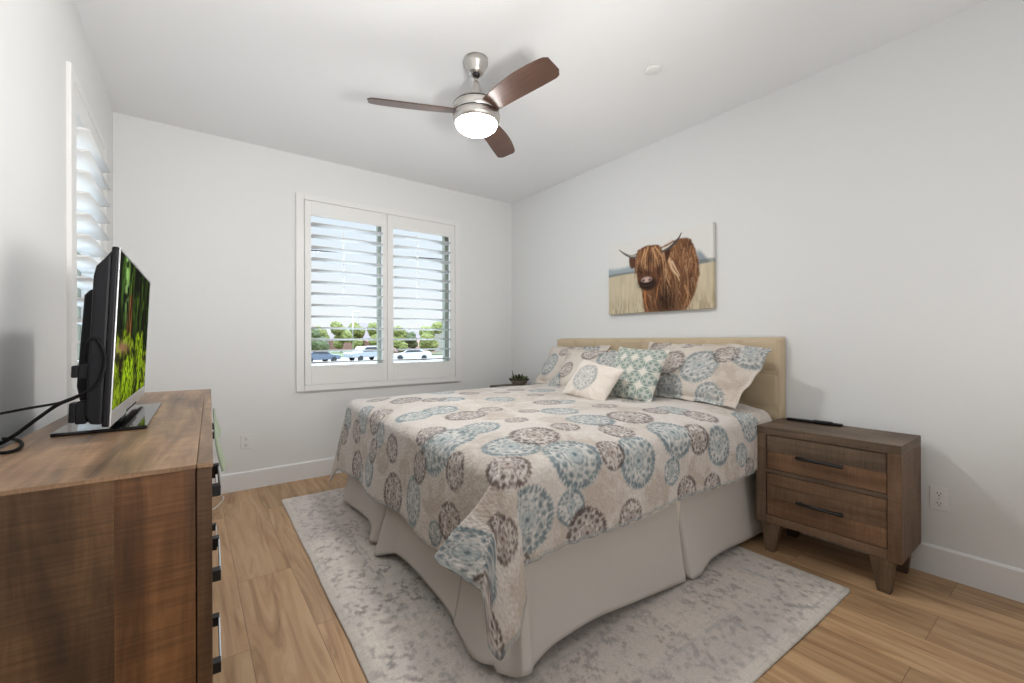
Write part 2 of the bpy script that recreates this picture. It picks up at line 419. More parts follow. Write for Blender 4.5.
# ------------------------------------------------------------------ outlets, ceiling cap
def outlet(name, label, loc, rotz):
    o = thing(name, label, 'outlet', loc, rotz)                      # faces -y locally
    MB().box(-.036, .036, -.007, -.0005, -.058, .058).build('cover_plate', M_plate, o, bevel=.004)
    for zc in (-.024, .024):
        s = MB().lathe([(.016, 0), (.0165, .002), (.015, .0035)], n=24, M=Matrix.Translation((0, -.0065, zc)) @ Matrix.Rotation(PI/2, 4, 'X'))
        so = s.build('socket', M_plate, o)
        sl = MB()
        sl.box(-.0075, -.0050, -.0110, -.0098, zc+.000, zc+.009); sl.box(.0050, .0075, -.0110, -.0098, zc+.000, zc+.008)
        sl.box(-.0025, .0025, -.0110, -.0098, zc-.010, zc-.005)
        sl.build('socket_slot', M_slot, so)
    MB().lathe([(.003, 0), (.003, .0015)], n=12, M=Matrix.Translation((0, -.0072, 0)) @ Matrix.Rotation(PI/2, 4, 'X')).build('screw', M_silver, o)
    return o
outlet('wall_outlet', 'white double wall outlet beside the nightstand with the remote', (0, -3.539, .382), -PI/2)
outlet('wall_outlet', 'white double wall outlet low on the wall under the shuttered window', (-2.62, 0, .376), 0)
cp = MB().lathe([(.0, -.016), (.035, -.016), (.042, -.012), (.044, -.004), (.044, -.0005)], n=40).build('sprinkler_cover', M_plate, None, loc=(-.815, -2.475, H))
tag(cp, 'small round white cover plate on the ceiling', 'ceiling cover')

# ------------------------------------------------------------------ ceiling fan
fan = thing('ceiling_fan', 'brushed nickel ceiling fan with three walnut blades and lit round dome', 'ceiling fan', (-1.683, -1.939, H))
def z_(v): return (v - H) + (.013 if v < 2.5 else 0)
MB().lathe([(.030, z_(2.656)), (.040, z_(2.660)), (.046, z_(2.675)), (.062, z_(2.705)), (.066, z_(2.712)), (.066, z_(2.7395)), (.0, z_(2.7395))]).build('canopy', M_nickel, fan)
MB().lathe([(.0125, z_(2.56)), (.0125, z_(2.66))], n=20).build('downrod', M_nickel, fan)
MB().lathe([(.018, z_(2.645)), (.022, z_(2.655)), (.018, z_(2.662))], n=20).build('hanger_ball', M_blackmetal, fan)
MB().lathe([(.040, z_(2.475)), (.033, z_(2.545)), (.017, z_(2.605)), (.013, z_(2.615))], n=28).build('coupling_cover', M_nickel, fan)
MB().lathe([(.120, z_(2.416)), (.127, z_(2.420)), (.127, z_(2.466)), (.122, z_(2.476)), (.03, z_(2.480)), (.0, z_(2.480))], n=56).build('motor_housing', M_nickel, fan)
MB().lathe([(.112, z_(2.366)), (.120, z_(2.368)), (.130, z_(2.386)), (.132, z_(2.410)), (.126, z_(2.4155)), (.0, z_(2.4155))], n=56).build('light_ring', M_nickel, fan)
MB().lathe([(.1275, z_(2.4150)), (.1285, z_(2.4175)), (.1275, z_(2.4200))], n=56, caps=False).build('seam_ring', M_blackmetal, fan)
MB().lathe([(.1275, z_(2.464)), (.1283, z_(2.467)), (.1265, z_(2.470))], n=56, caps=False).build('rim_ring', M_blackmetal, fan)
dome = MB().lathe([(0, z_(2.310)), (.03, z_(2.312)), (.06, z_(2.318)), (.088, z_(2.330)), (.108, z_(2.346)), (.116, z_(2.362)), (.116, z_(2.372)), (.0, z_(2.372))], n=48)
M_dome = emit('lit_dome', (1, .985, .96), LAMP)
dome.build('light_dome', M_dome, fan)
def blade_mesh():
    mb = MB(); n = 26
    top, bot = [], []
    for i in range(n+1):
        t = i/n; x = .10 + t*.479
        wl_ = .050 + .025*math.sin(min(1, t*1.15)*PI*.5) - .014*t**3
        c = -.012*math.sin(t*PI)
        y0, y1 = c - wl_, c + wl_
        if t > .93:
            k = (t-.93)/.07; y0 += .012*k*k; y1 -= .030*k*k
        top.append((x, y0)); bot.append((x, y1))
    poly = top + bot[::-1]
    mb.prism(poly, -.0035, .0035, 2)
    return mb
for k, a in enumerate((36.7, 156.7, 276.7)):
    b = blade_mesh().build('blade', M_blade, fan, bevel=.002)
    b.matrix_basis = Matrix.Translation((0, 0, z_(2.428))) @ Matrix.Rotation(R(a), 4, 'Z') @ Matrix.Rotation(R(-16), 4, 'X')

# ------------------------------------------------------------------ rug
def rug():
    nx, ny = 300, 430
    x0, x1, y0, y1 = -2.50, -.50, -3.325, -.475
    u = np.linspace(0, 1, nx)[:, None]; v = np.linspace(0, 1, ny)[None, :]
    X = x0+(x1-x0)*u+0*v; Y = y0+(y1-y0)*v+0*u
    rot = R(-1.2); cx, cy = -.5, -3.3
    ex = np.minimum(X-x0, x1-X); ey = np.minimum(Y-y0, y1-Y); d = np.minimum(ex, ey)
    n1 = fbm(X*5.5, Y*5.0, 5, 1); n2 = fbm(X*30, Y*24, 4, 5); n3 = fbm(X*60, Y*52, 3, 9); n4 = fbm(X*1.2, Y*1.2, 3, 12)
    base = np.array(srgb(238, 229, 219)); mid = np.array(srgb(216, 210, 204)); dark = np.array(srgb(122, 114, 111)); pinky = np.array(srgb(196, 178, 170)); blu = np.array(srgb(178, 178, 186))
    C = np.zeros(X.shape+(3,)) + base
    # worn field: scroll motifs left over from the faded pattern
    worn = sstep(.40, .62, n1)
    a = (.7*sstep(.42, .70, n1)+.2)[..., None]; C = C*(1-.55*a)+mid*.55*a
    f = fbm(X*15, Y*15, 3, 17); g = fbm(X*9, Y*9, 3, 27)
    a = ((np.exp(-((f-.5)/.018)**2)+np.exp(-((g-.46)/.014)**2)*.8)*sstep(.40, .58, n2)*.38)[..., None]; C = C*(1-a)+dark*a
    a = (sstep(.53, .62, n3)*sstep(.44, .60, n2)*(.35+.65*worn)*.62)[..., None]; C = C*(1-a)+dark*.9*a
    a = (sstep(.5, .7, n4)*.35)[..., None]; C = C*(1-a)+pinky*a
    a = (sstep(.52, .62, fbm(X*70, Y*8, 2, 31))*.16+sstep(.52, .62, fbm(X*8, Y*70, 2, 35))*.16)[..., None]; C = C*(1-a)+mid*.8*a
    # border bands
    bandm = sstep(.045, .055, d)*(1-sstep(.235, .245, d))
    vine = np.abs(np.sin(Y*52+1.6*np.sin(X*37))*np.sin(X*50+1.4*np.sin(Y*33)))
    a = (bandm*sstep(.45, .8, vine)*sstep(.38, .6, n2)*.5)[..., None]; C = C*(1-a)+np.array(srgb(150, 138, 136))*a
    for p, w_, s in ((.05, .006, .6), (.075, .004, .4), (.235, .007, .75), (.26, .004, .6), (.46, .007, .6), (.49, .004, .4)):
        a = (np.exp(-((d-p)/w_)**2)*s*sstep(.35, .6, n2))[..., None]; C = C*(1-a)+mid*.75*a
    a = ((1-sstep(.02, .05, d))*.6)[..., None]; C = C*(1-a)+np.array(srgb(206, 200, 192))*a
    a = (bandm*sstep(.45, .75, n4)*.14)[..., None]; C = C*(1-a)+blu*a
    Z = .0095 + .0016*np.sin(X*7+Y*3)*np.sin(Y*5) - .004*(1-sstep(0, .012, d))
    Z = Z + .012*np.exp(-((Y+1.52+.25*(X+2.3))/.018)**2)*(1-sstep(-2.40, -2.16, X))*sstep(-2.50, -2.44, X)
    r0 = .035                                                          # rounded corners
    qx = np.maximum(r0-ex, 0); qy = np.maximum(r0-ey, 0); q = np.hypot(qx, qy)
    k = np.where((qx > 0) & (qy > 0) & (q > r0), r0/np.maximum(q, 1e-6), 1)
    sx = np.where(X < (x0+x1)/2, -1, 1); sy = np.where(Y < (y0+y1)/2, -1, 1)
    X = X + sx*(qx*k-qx); Y = Y + sy*(qy*k-qy)
    wob = .0015*np.sin(Y*9)*(ex < .1); X = X + wob*sx; Y = Y + .0015*np.sin(X*8)*(ey < .1)
    dx, dy = X-cx, Y-cy
    P = np.stack([cx+dx*math.cos(rot)-dy*math.sin(rot), cy+dx*math.sin(rot)+dy*math.cos(rot), Z], -1)
    m = pattern_mat('rug_pile', .95, 130, .12, .35, 260, .1, .003)
    o = grid_mesh('area_rug', P, m, None, C, np.stack([X, Y], -1), solid=.008, offset=-1)
    tag(o, 'grey distressed low pile area rug lying under the bed', 'rug')
rug()

# ------------------------------------------------------------------ bed
BX0, BX1, BY0, BY1 = -2.03, -.105, -2.795, -.875
bed = thing('bed', 'king bed with beige tufted upholstered headboard against the white wall', 'bed', (-1.1, -1.845, 0))
bo = Vector((1.1, 1.845, 0))
def headboard():
    y0, y1, z0, z1 = -2.857, -.831, .30, 1.185
    ny, nz = 8, 4; gy, gz = (y1-y0)/ny, (z1-z0)/nz
    n, m = 8*20+1, 4*20+1
    Y = np.linspace(y0, y1, n)[:, None]+0*np.linspace(0, 1, m)[None, :]; Z = np.linspace(z0, z1, m)[None, :]+0*Y
    fy = ((Y-y0)/gy) % 1; fz = ((Z-z0)/gz) % 1
    dy = np.minimum(fy, 1-fy)*gy; dz = np.minimum(fz, 1-fz)*gz
    ed = np.minimum(np.minimum(Y-y0, y1-Y), np.minimum(Z-z0, z1-Z))
    puff = .016*(1-np.exp(-dy/.022))*(1-np.exp(-dz/.022))
    X = -.066 - puff + .05*(1-sstep(0, .03, ed))**2
    P = np.stack([X, Y, Z], -1) + np.array(bo)
    o = grid_mesh('headboard', P, M_fauxleather, bed)
    b = MB().box(-.072, -.016, y0+.004, y1-.004, .03, z1-.006); b.v = [(x+bo.x, y+bo.y, z) for x, y, z in b.v]
    b.build('headboard_back', M_fauxleather, bed, bevel=.012)
headboard()
def bbox(name, m, x0, x1, y0, y1, z0, z1, bev=.004):
    return MB().box(x0+bo.x, x1+bo.x, y0+bo.y, y1+bo.y, z0, z1).build(name, m, bed, bevel=bev)
bbox('bed_rail', M_blackmetal, BX0+.05, BX1, BY0+.06, BY0+.10, .13, .18); bbox('bed_rail', M_blackmetal, BX0+.05, BX1, BY1-.10, BY1-.06, .13, .18)
bbox('bed_rail', M_blackmetal, BX0+.05, BX0+.09, BY0+.10, BY1-.10, .13, .18)
for (x, y) in ((-1.735, BY0+.08), (-.4, BY0+.08), (-1.735, BY1-.08), (-.4, BY1-.08)):
    l_ = MB().lathe([(.016, .05), (.016, .135)], n=16); l_.v = [(a+x+bo.x, b+y+bo.y, c) for a, b, c in l_.v]
    lg = l_.build('leg', M_blackmetal, bed)
    w_ = MB().lathe([(.02, -.012), (.023, -.010), (.023, .010), (.02, .012)], n=24, M=Matrix.Translation((x+bo.x, y+bo.y, .0335)) @ Matrix.Rotation(PI/2, 4, 'X'))
    w_.build('caster', M_blackmetal, lg)
bbox('box_spring', M_sheet, BX0+.01, BX1, BY0+.01, BY1-.01, .182, .43, .02)
mt_ = MB().box(BX0, BX1, BY0, BY1, .432, .722).build('mattress', M_sheet, None, bevel=.055, seg=5)
tag(mt_, 'cream sheeted mattress showing at the head corner and under the quilt hem', 'mattress')

# bed skirt: one hanging sheet round three sides, split pleats at the middle and at the foot corners
def spl(xs, ys, x):
    """smooth monotone-ish cubic through points (numpy)"""
    xs = np.array(xs, float); ys = np.array(ys, float); x = np.asarray(x, float)
    h = np.diff(xs); dl = np.diff(ys)/h; m = np.zeros(len(xs)); m[0] = dl[0]; m[-1] = dl[-1]
    for i in range(1, len(xs)-1):
        m[i] = 0 if dl[i-1]*dl[i] <= 0 else 2*dl[i-1]*dl[i]/(dl[i-1]+dl[i])
    i = np.clip(np.searchsorted(xs, x)-1, 0, len(h)-1); t = np.clip((x-xs[i])/h[i], 0, 1)
    return ((2*t**3-3*t**2+1)*ys[i] + (t**3-2*t**2+t)*h[i]*m[i] + (-2*t**3+3*t**2)*ys[i+1] + (t**3-t**2)*h[i]*m[i+1])
def skirt():
    # path at the hem, from the far head corner round the foot to the near head corner; (x, y, hem z)
    def sample(pts, n=26):
        pts = np.array(pts, float); k = np.arange(len(pts)); t = np.linspace(0, len(pts)-1, (len(pts)-1)*n+1)
        return np.stack([spl(k, pts[:, c], t) for c in range(pts.shape[1])], 1)
    xs, ys, yn = BX0-.012, BY1+.012, BY0-.012
    # columns: top x,y then hem x,y,z
    cols = [(-.12, ys, -.12, ys+.02, .03), (-1.0, ys, -1.0, ys+.02, .03), (-1.7, ys, -1.72, ys+.03, .03), (xs+.02, ys, -2.05, ys+.03, .032), (xs, ys-.02, -2.10, -.80, .030),
            (xs, -.98, -2.09, -.98, .042), (xs, -1.25, -2.085, -1.25, .060), (xs, -1.45, -2.11, -1.43, .050),
            (xs, -1.555, -2.155, -1.53, .030), (xs, -1.60, -2.135, -1.575, .03), (xs+.01, -1.612, -2.09, -1.61, .03), (xs+.01, -1.625, -2.08, -1.635, .03), (xs, -1.64, -2.165, -1.66, .018), (xs, -1.67, -2.18, -1.70, .020),
            (xs, -1.82, -2.115, -1.84, .065), (xs, -2.05, -2.12, -2.05, .085), (xs, -2.32, -2.12, -2.34, .070), (xs, -2.52, -2.14, -2.54, .045),
            (xs, -2.66, -2.165, -2.69, .042), (xs, -2.72, -2.155, -2.74, .040), (xs, -2.77, -2.13, -2.785, .045), (xs+.002, yn+.03, -2.125, -2.805, .03),
            (xs+.004, yn+.012, -2.10, -2.845, .03), (xs+.012, yn+.002, -2.085, -2.895, .055), (xs+.03, yn, -2.055, -2.90, .055), (xs+.07, yn, -2.02, -2.875, .05), (xs+.20, yn, -1.90, -2.86, .072),
            (-1.72, yn, -1.72, -2.86, .080), (-1.45, yn, -1.45, -2.855, .050), (-1.22, yn, -1.215, -2.86, .030),
            (-1.085, yn, -1.085, -2.868, .024), (-1.068, yn+.004, -1.066, -2.835, .03), (-1.06, yn+.03, -1.06, -2.80, .04), (-1.055, yn+.004, -1.052, -2.84, .03), (-1.04, yn, -1.035, -2.875, .020), (-.99, yn, -.97, -2.88, .022),
            (-.85, yn, -.84, -2.865, .055), (-.65, yn, -.65, -2.855, .05), (-.45, yn, -.45, -2.853, .035), (-.115, yn, -.115, -2.85, .03)]
    S = sample(cols, 12)
    nz = 26; t = np.linspace(0, 1, nz)[None, :, None]
    top = np.concatenate([S[:, :2], np.full((len(S), 1), .475)], 1)[:, None, :]; bot = S[:, 2:5][:, None, :]
    k = t**1.25
    P = top + (bot-top)*np.concatenate([k, k, t], 2)
    P[..., 1] += np.where(P[..., 1] < -2.5, .032, 0)
    o = grid_mesh('bed_skirt', P, M_skirt, None, None, None, solid=.003, offset=0)
    tag(o, 'pleated light grey bed skirt hanging below the quilt to the rug', 'bed skirt')
skirt()

# ------------------------------------------------------------------ printed medallions
CREAM = np.array(srgb(212, 204, 197)); TAN = np.array(srgb(188, 174, 161)); LIGHT = np.array(srgb(222, 216, 210))
BROWN = np.array(srgb(70, 52, 47)); TAUPE = np.array(srgb(168, 153, 145)); TEAL = np.array(srgb(112, 131, 136)); PTEAL = np.array(srgb(162, 174, 176)); DTEAL = np.array(srgb(84, 107, 116))
def medallion(C, U, V, cu, cv, rad, kind, rot=0.0, strength=.9):
    dx, dy = U-cu, V-cv; r = np.hypot(dx, dy)/rad
    sel = r < 1.12
    if not sel.any(): return
    r = r[sel]; th = np.arctan2(dy, dx)[sel]+rot
    if kind == 'tan':
        n = fbm(U[sel]*26, V[sel]*26, 3, 3); a = (1-sstep(.8, 1.08, r))*(.35+.5*sstep(.42, .6, n))
        C[sel] = C[sel]*(1-a[:, None])+TAN*a[:, None]; return
    if kind == 'B': body, ink, deep = TAUPE, BROWN*1.35, BROWN
    else: body, ink, deep = PTEAL, TEAL, DTEAL
    n = 15 if rad < .10 else 20
    edge = 1 + .035*np.cos(2*n*th)
    m = 1-sstep(edge-.07, edge+.02, r)
    c = np.zeros((len(r), 3))+body
    def put(a, col):
        nonlocal c
        a = np.clip(a, 0, 1)[:, None]; c = c*(1-a)+col*a
    sp = fbm(U[sel]*85, V[sel]*85, 2, 8); s2 = fbm(U[sel]*48, V[sel]*48, 2, 3)
    put(sstep(.46, .58, sp)*(r > .26)*.70, ink); put(sstep(.52, .40, sp)*(r > .22)*.55, LIGHT)
    put(sstep(.54, .64, s2)*(r > .40)*.75, deep)
    put(np.exp(-((r-.34)/.03)**2)*.6, LIGHT); put(np.exp(-((r-.27)/.03)**2)*.5, ink)
    put(sstep(.2, .9, np.cos(n*th))*np.exp(-((r-.18)/.06)**2)*.4, LIGHT)
    def ringdots(rc, cnt, rd, ph, col, s, hollow=False):
        k = cnt/(2*PI); ph_t = ((th*k+ph) % 1 - .5)/k
        d = np.hypot((r-rc), ph_t*rc)/rd
        put((np.exp(-((d-1)/.28)**2) if hollow else 1-sstep(.7, 1.2, d))*s, col)
    h = 10 if rad < .10 else 12
    ringdots(.60, h, .15, 0, LIGHT, .6, True); ringdots(.60, h, .05, 0, deep, .8)
    ringdots(.80, 2*h, .06, .25, deep, .75); ringdots(.90, 2*n, .045, .5, deep, .7); ringdots(.97, 2*n, .035, 0, ink, .6)
    put(1-sstep(.06, .09, r), deep)
    a = (m*strength)[:, None]
    C[sel] = C[sel]*(1-a)+c*a

MEDS = [  # cloth position from the head and from the far fold, radius, colour, turn
    (1.720, 2.240, 0.100, 'tan', 0.8), (1.480, 2.130, 0.100, 'tan', 0.8), (1.140, 2.200, 0.110, 'tan', 0.6), (0.800, 2.170, 0.100, 'tan', 0.1), (0.520, 2.200, 0.080, 'tan', 0.2), (2.060, 1.500, 0.120, 'tan', 0.9), (2.120, 1.150, 0.100, 'tan', 0.3), (2.090, 0.860, 0.090, 'tan', 0.2), (2.160, 0.500, 0.090, 'tan', 0.6), (1.950, 2.050, 0.110, 'tan', 0.8), (1.990, 2.270, 0.100, 'tan', 0.7), (1.500, 1.900, 0.100, 'tan', 0.2), (1.340, 1.580, 0.090, 'tan', 0.1), (1.080, 1.900, 0.100, 'tan', 0.3), (1.200, 1.100, 0.100, 'tan', 0.7), (1.500, 1.320, 0.100, 'tan', 0.5), (0.800, 1.600, 0.090, 'tan', 0.4), (0.660, 1.150, 0.100, 'tan', 0.1),
    (1.878, 1.470, 0.150, 'T', 0.6), (1.744, 1.794, 0.120, 'T', 0.6), (1.577, 1.969, 0.125, 'T', 0.9), (1.250, 2.045, 0.115, 'T', 0.9), (1.015, 2.134, 0.065, 'T', 0.5), (0.958, 1.970, 0.120, 'T', 0.6), (0.626, 2.079, 0.100, 'T', 0.6), (0.416, 2.156, 0.065, 'T', 0.4), (0.290, 2.010, 0.100, 'T', 0.1), (1.824, 2.144, 0.118, 'T', 0.2), (1.630, 2.146, 0.068, 'T', 0.8), (2.190, 2.120, 0.110, 'T', 0.2), (2.185, 1.302, 0.115, 'T', 0.2), (2.228, 1.569, 0.050, 'T', 0.3), (2.200, 0.660, 0.100, 'T', 0.4), (1.985, 0.772, 0.070, 'T', 0.2), (1.949, 1.425, 0.060, 'T', 0.9), (2.006, 0.070, 0.085, 'T', 0.3), (1.688, 1.461, 0.100, 'T', 0.2), (1.189, 1.671, 0.125, 'T', 0.3), (1.148, 1.406, 0.110, 'T', 0.3), (1.635, 0.925, 0.110, 'T', 0.2), (0.398, 1.357, 0.105, 'T', 0.9), (1.149, 0.820, 0.105, 'T', 0.5), (1.790, 0.936, 0.105, 'T', 0.3), (0.620, 0.620, 0.110, 'T', 0.2), (0.900, 1.150, 0.090, 'T', 0.8), (1.420, 0.620, 0.110, 'T', 0.8), (0.300, 0.750, 0.100, 'T', 0.3), (1.950, 0.400, 0.100, 'T', 0.9), (1.300, 0.250, 0.110, 'T', 0.8), (0.750, 0.200, 0.100, 'T', 0.8), (2.300, 0.420, 0.090, 'T', 0.4), (0.620, 1.750, 0.100, 'T', 0.6),
    (1.862, 1.944, 0.085, 'B', 0.9), (1.964, 1.669, 0.075, 'B', 0.8), (1.593, 1.744, 0.110, 'B', 0.4), (1.600, 1.172, 0.117, 'B', 0.7), (1.863, 1.308, 0.078, 'B', 1.0), (1.488, 1.472, 0.062, 'B', 0.8), (1.417, 1.120, 0.075, 'B', 0.3), (1.283, 1.304, 0.060, 'B', 0.9), (0.998, 1.124, 0.095, 'B', 0.4), (0.751, 0.462, 0.075, 'B', 0.6), (0.948, 0.552, 0.065, 'B', 0.3), (0.832, 0.803, 0.065, 'B', 0.2), (1.500, 0.563, 0.090, 'B', 0.2), (0.831, 1.439, 0.075, 'B', 0.1), (0.970, 1.732, 0.120, 'B', 1.0), (0.736, 1.720, 0.073, 'B', 0.3), (1.219, 1.861, 0.087, 'B', 0.1), (1.400, 1.723, 0.070, 'B', 1.0), (1.394, 1.992, 0.068, 'B', 0.7), (0.579, 1.880, 0.093, 'B', 0.7), (0.789, 2.017, 0.082, 'B', 0.6), (0.900, 2.250, 0.078, 'B', 0.1), (0.700, 2.265, 0.070, 'B', 0.7), (0.335, 2.240, 0.060, 'B', 0.1), (1.560, 2.255, 0.100, 'B', 0.7), (1.324, 2.255, 0.075, 'B', 0.0), (1.870, 2.300, 0.065, 'B', 1.0), (2.010, 2.105, 0.065, 'B', 0.5), (2.240, 2.275, 0.085, 'B', 0.6), (2.238, 1.015, 0.110, 'B', 0.7), (2.023, 1.344, 0.078, 'B', 0.2), (2.156, 1.660, 0.078, 'B', 0.1), (2.190, -0.100, 0.110, 'B', 0.0), (2.107, 0.049, 0.075, 'B', 0.9), (2.048, 0.279, 0.080, 'B', 0.2), (2.257, 0.335, 0.100, 'B', 0.8), (2.083, 0.699, 0.072, 'B', 0.7), (2.017, 0.964, 0.078, 'B', 0.0), (1.910, 0.642, 0.100, 'B', 0.3), (1.641, 0.416, 0.110, 'B', 0.7), (0.450, 1.050, 0.080, 'B', 0.3), (0.550, 1.420, 0.075, 'B', 0.1), (1.150, 0.420, 0.080, 'B', 0.3), (1.750, 0.180, 0.085, 'B', 0.8),
]

# ------------------------------------------------------------------ quilt
QX, QY0, QY1, QTOP = -2.055, -2.80, -.86, .742      # fold lines of the mattress edge
RE = .055
def quilt_point(U, V):
    """U: cloth metres from the head (0 at x=-.2, growing to the foot); V: cloth metres along -y from the far fold line"""
    x = -.2 - U; y = QY1 - V
    a = np.maximum(QX - x, 0)                                     # beyond the foot
    bn = np.maximum(QY0 - y, 0); bf = np.maximum(y - QY1, 0)      # beyond the near / far side
    b = np.maximum(bn, bf); near = bn >= bf
    s = np.hypot(a, b); phi = np.arctan2(b, np.maximum(a, 1e-9)); phi = np.where(s < 1e-9, 0, phi)
    hr = np.where(s < RE*PI/2, RE*np.sin(np.minimum(s/RE, PI/2)), RE)
    zr = np.where(s < RE*PI/2, RE*(1-np.cos(np.minimum(s/RE, PI/2))), RE + (s - RE*PI/2))
    w = np.maximum(s-.05, 0)
    deg = np.degrees(phi)
    K = [0, 9, 18, 37, 42, 50, 58, 66, 71, 80, 90]
    f1n = spl(K, [.10, .28, .52, .20, .19, .14, .06, .01, .0, .0, .0], deg); f2n = spl(K, [.0, -.08, -.18, .03, .08, .17, .22, .20, .08, .04, .05], deg)
    gn = spl(K, [1, .92, .84, .77, 1.04, 1.14, 1.12, 1.02, .99, 1, 1], deg)
    K2 = [0, 22, 45, 68, 90]
    f1f = spl(K2, [.08, .15, .18, .10, .0], deg); f2f = spl(K2, [0.0, .10, .20, .12, .04], deg)
    wave = .018*np.sin((y+.3)*8.5)*(deg < 3)*sstep(.05, .35, s) 
    f1 = np.where(near, f1n, f1f) ; f2 = np.where(near, f2n, f2f)
    zr = zr*(1+(gn-1)*near*sstep(.06, .34, s))
    drop = np.sqrt(np.maximum(zr**2 - np.minimum((w*f1)**2+(w*f2)**2, zr**2*.6), 0))
    ox = hr*np.cos(phi) + w*f1 + wave; oy = hr*np.sin(phi) + w*f2 + .012*np.sin(x*7.0)*(deg > 87)*sstep(.05, .3, s)
    px = np.maximum(x, QX) - np.where(s > 0, ox, 0)
    py = np.clip(y, QY0, QY1) + np.where(near, -1, 1)*np.where(s > 0, oy, 0)
    py = np.where((x > -.48) & near & (b > 0), np.maximum(py, QY0-RE-.004), py)
    # soft crown of the mattress and rumples on the top
    ix = np.clip((x-QX)/.45, 0, 1); iy = np.clip(np.minimum(y-QY0, QY1-y)/.30, 0, 1)
    crown = .034*np.sin(ix*PI/2)*np.sin(iy*PI/2)
    rum = .012*(fbm(x*4.2+3, y*5.0, 3, 2)-.5)*sstep(0, .15, np.minimum(ix, iy))
    pz = QTOP + crown + rum - drop
    px = px + SH(px, py)
    return px, py, pz
def SH(x, y): return -.025 + .075*np.clip((y+2.8)/1.95, -.1, 1.1)*np.clip((-.3-x)/1.7, 0, 1) - .04*np.clip((-.3-x)/1.7, 0, 1) + .025
def hem_foot(V): return 0.415 + .085*np.clip(1-V/2.0, 0, 1)
def quilt():
    nu, nv = 470, 490
    t = np.linspace(0, 1, nu)[:, None]; q = np.linspace(0, 1, nv)[None, :]
    Ltop = -.2 - QX; Wtop = QY1-QY0
    A0 = hem_foot(np.array(2.0)); 
    V = -.40 + (Wtop + .40 + .335)*q + 0*t
    U0 = -.02 + .05*sstep(1.6, 2.0, V)
    U = U0 + t*(Ltop + hem_foot(np.clip(V, 0, 2)) + 0 - U0)
    V = V + .050*sstep(.70, .95, t)*np.clip((V-1.0), 0, 2)/1.2       # hem dips toward the foot corner
    # rounded outer corner and scalloped hem
    rc = .09; ue = Ltop+hem_foot(np.clip(V, 0, 2)); ve = Wtop+.335+.05
    qa, qb = np.maximum(U-(ue-rc), 0), np.maximum(V-(ve-rc), 0); h = np.hypot(qa, qb)
    k = np.where((qa > 0) & (qb > 0) & (h > 1e-6), np.maximum(qa, qb)/np.maximum(h, 1e-6), 1)
    U = np.where(qb > 0, np.minimum(U, ue-rc)+qa*k, U); V = np.where(qa > 0, np.minimum(V, ve-rc)+qb*k, V)
    sc = .003*np.sin(U*75)*sstep(.96, 1, q) ; V = V + sc; U = U + .003*np.sin(V*75)*sstep(.96, 1, t)
    px, py, pz = quilt_point(U, V)
    C = np.zeros(U.shape+(3,))+CREAM
    n = fbm(U*3.3, V*3.3, 4, 4); a = (sstep(.42, .66, n)*.75*(.55+.45*sstep(.4, .6, fbm(U*30, V*30, 2, 6))))[..., None]; C = C*(1-a)+TAN*a
    lace = fbm(U*40, V*40, 2, 13); a = (sstep(.56, .64, lace)*.35)[..., None]; C = C*(1-a)+LIGHT*a
    for (cu, cv, rad, kind, rot) in MEDS: medallion(C, U, V, cu, cv, rad, kind, rot)
    edge = np.maximum(sstep(.992, .996, t+0*q), np.maximum(sstep(.993, .996, q+0*t), 0))[..., None]; C = C*(1-.5*edge)+PTEAL*.8*.5*edge
    P = np.stack([px, py, pz], -1)
    m = pattern_mat('quilt_cloth', .92, 95, .10, .55, 75, .25, .006)
    o = grid_mesh('quilt', P, m, None, C, np.stack([U, V], -1), solid=.010, offset=1)
    tag(o, 'cream quilt printed with brown and blue medallions spread over the bed', 'quilt')
    return o
Q = quilt()
for p_ in Q.data.polygons[:1]:
    pass

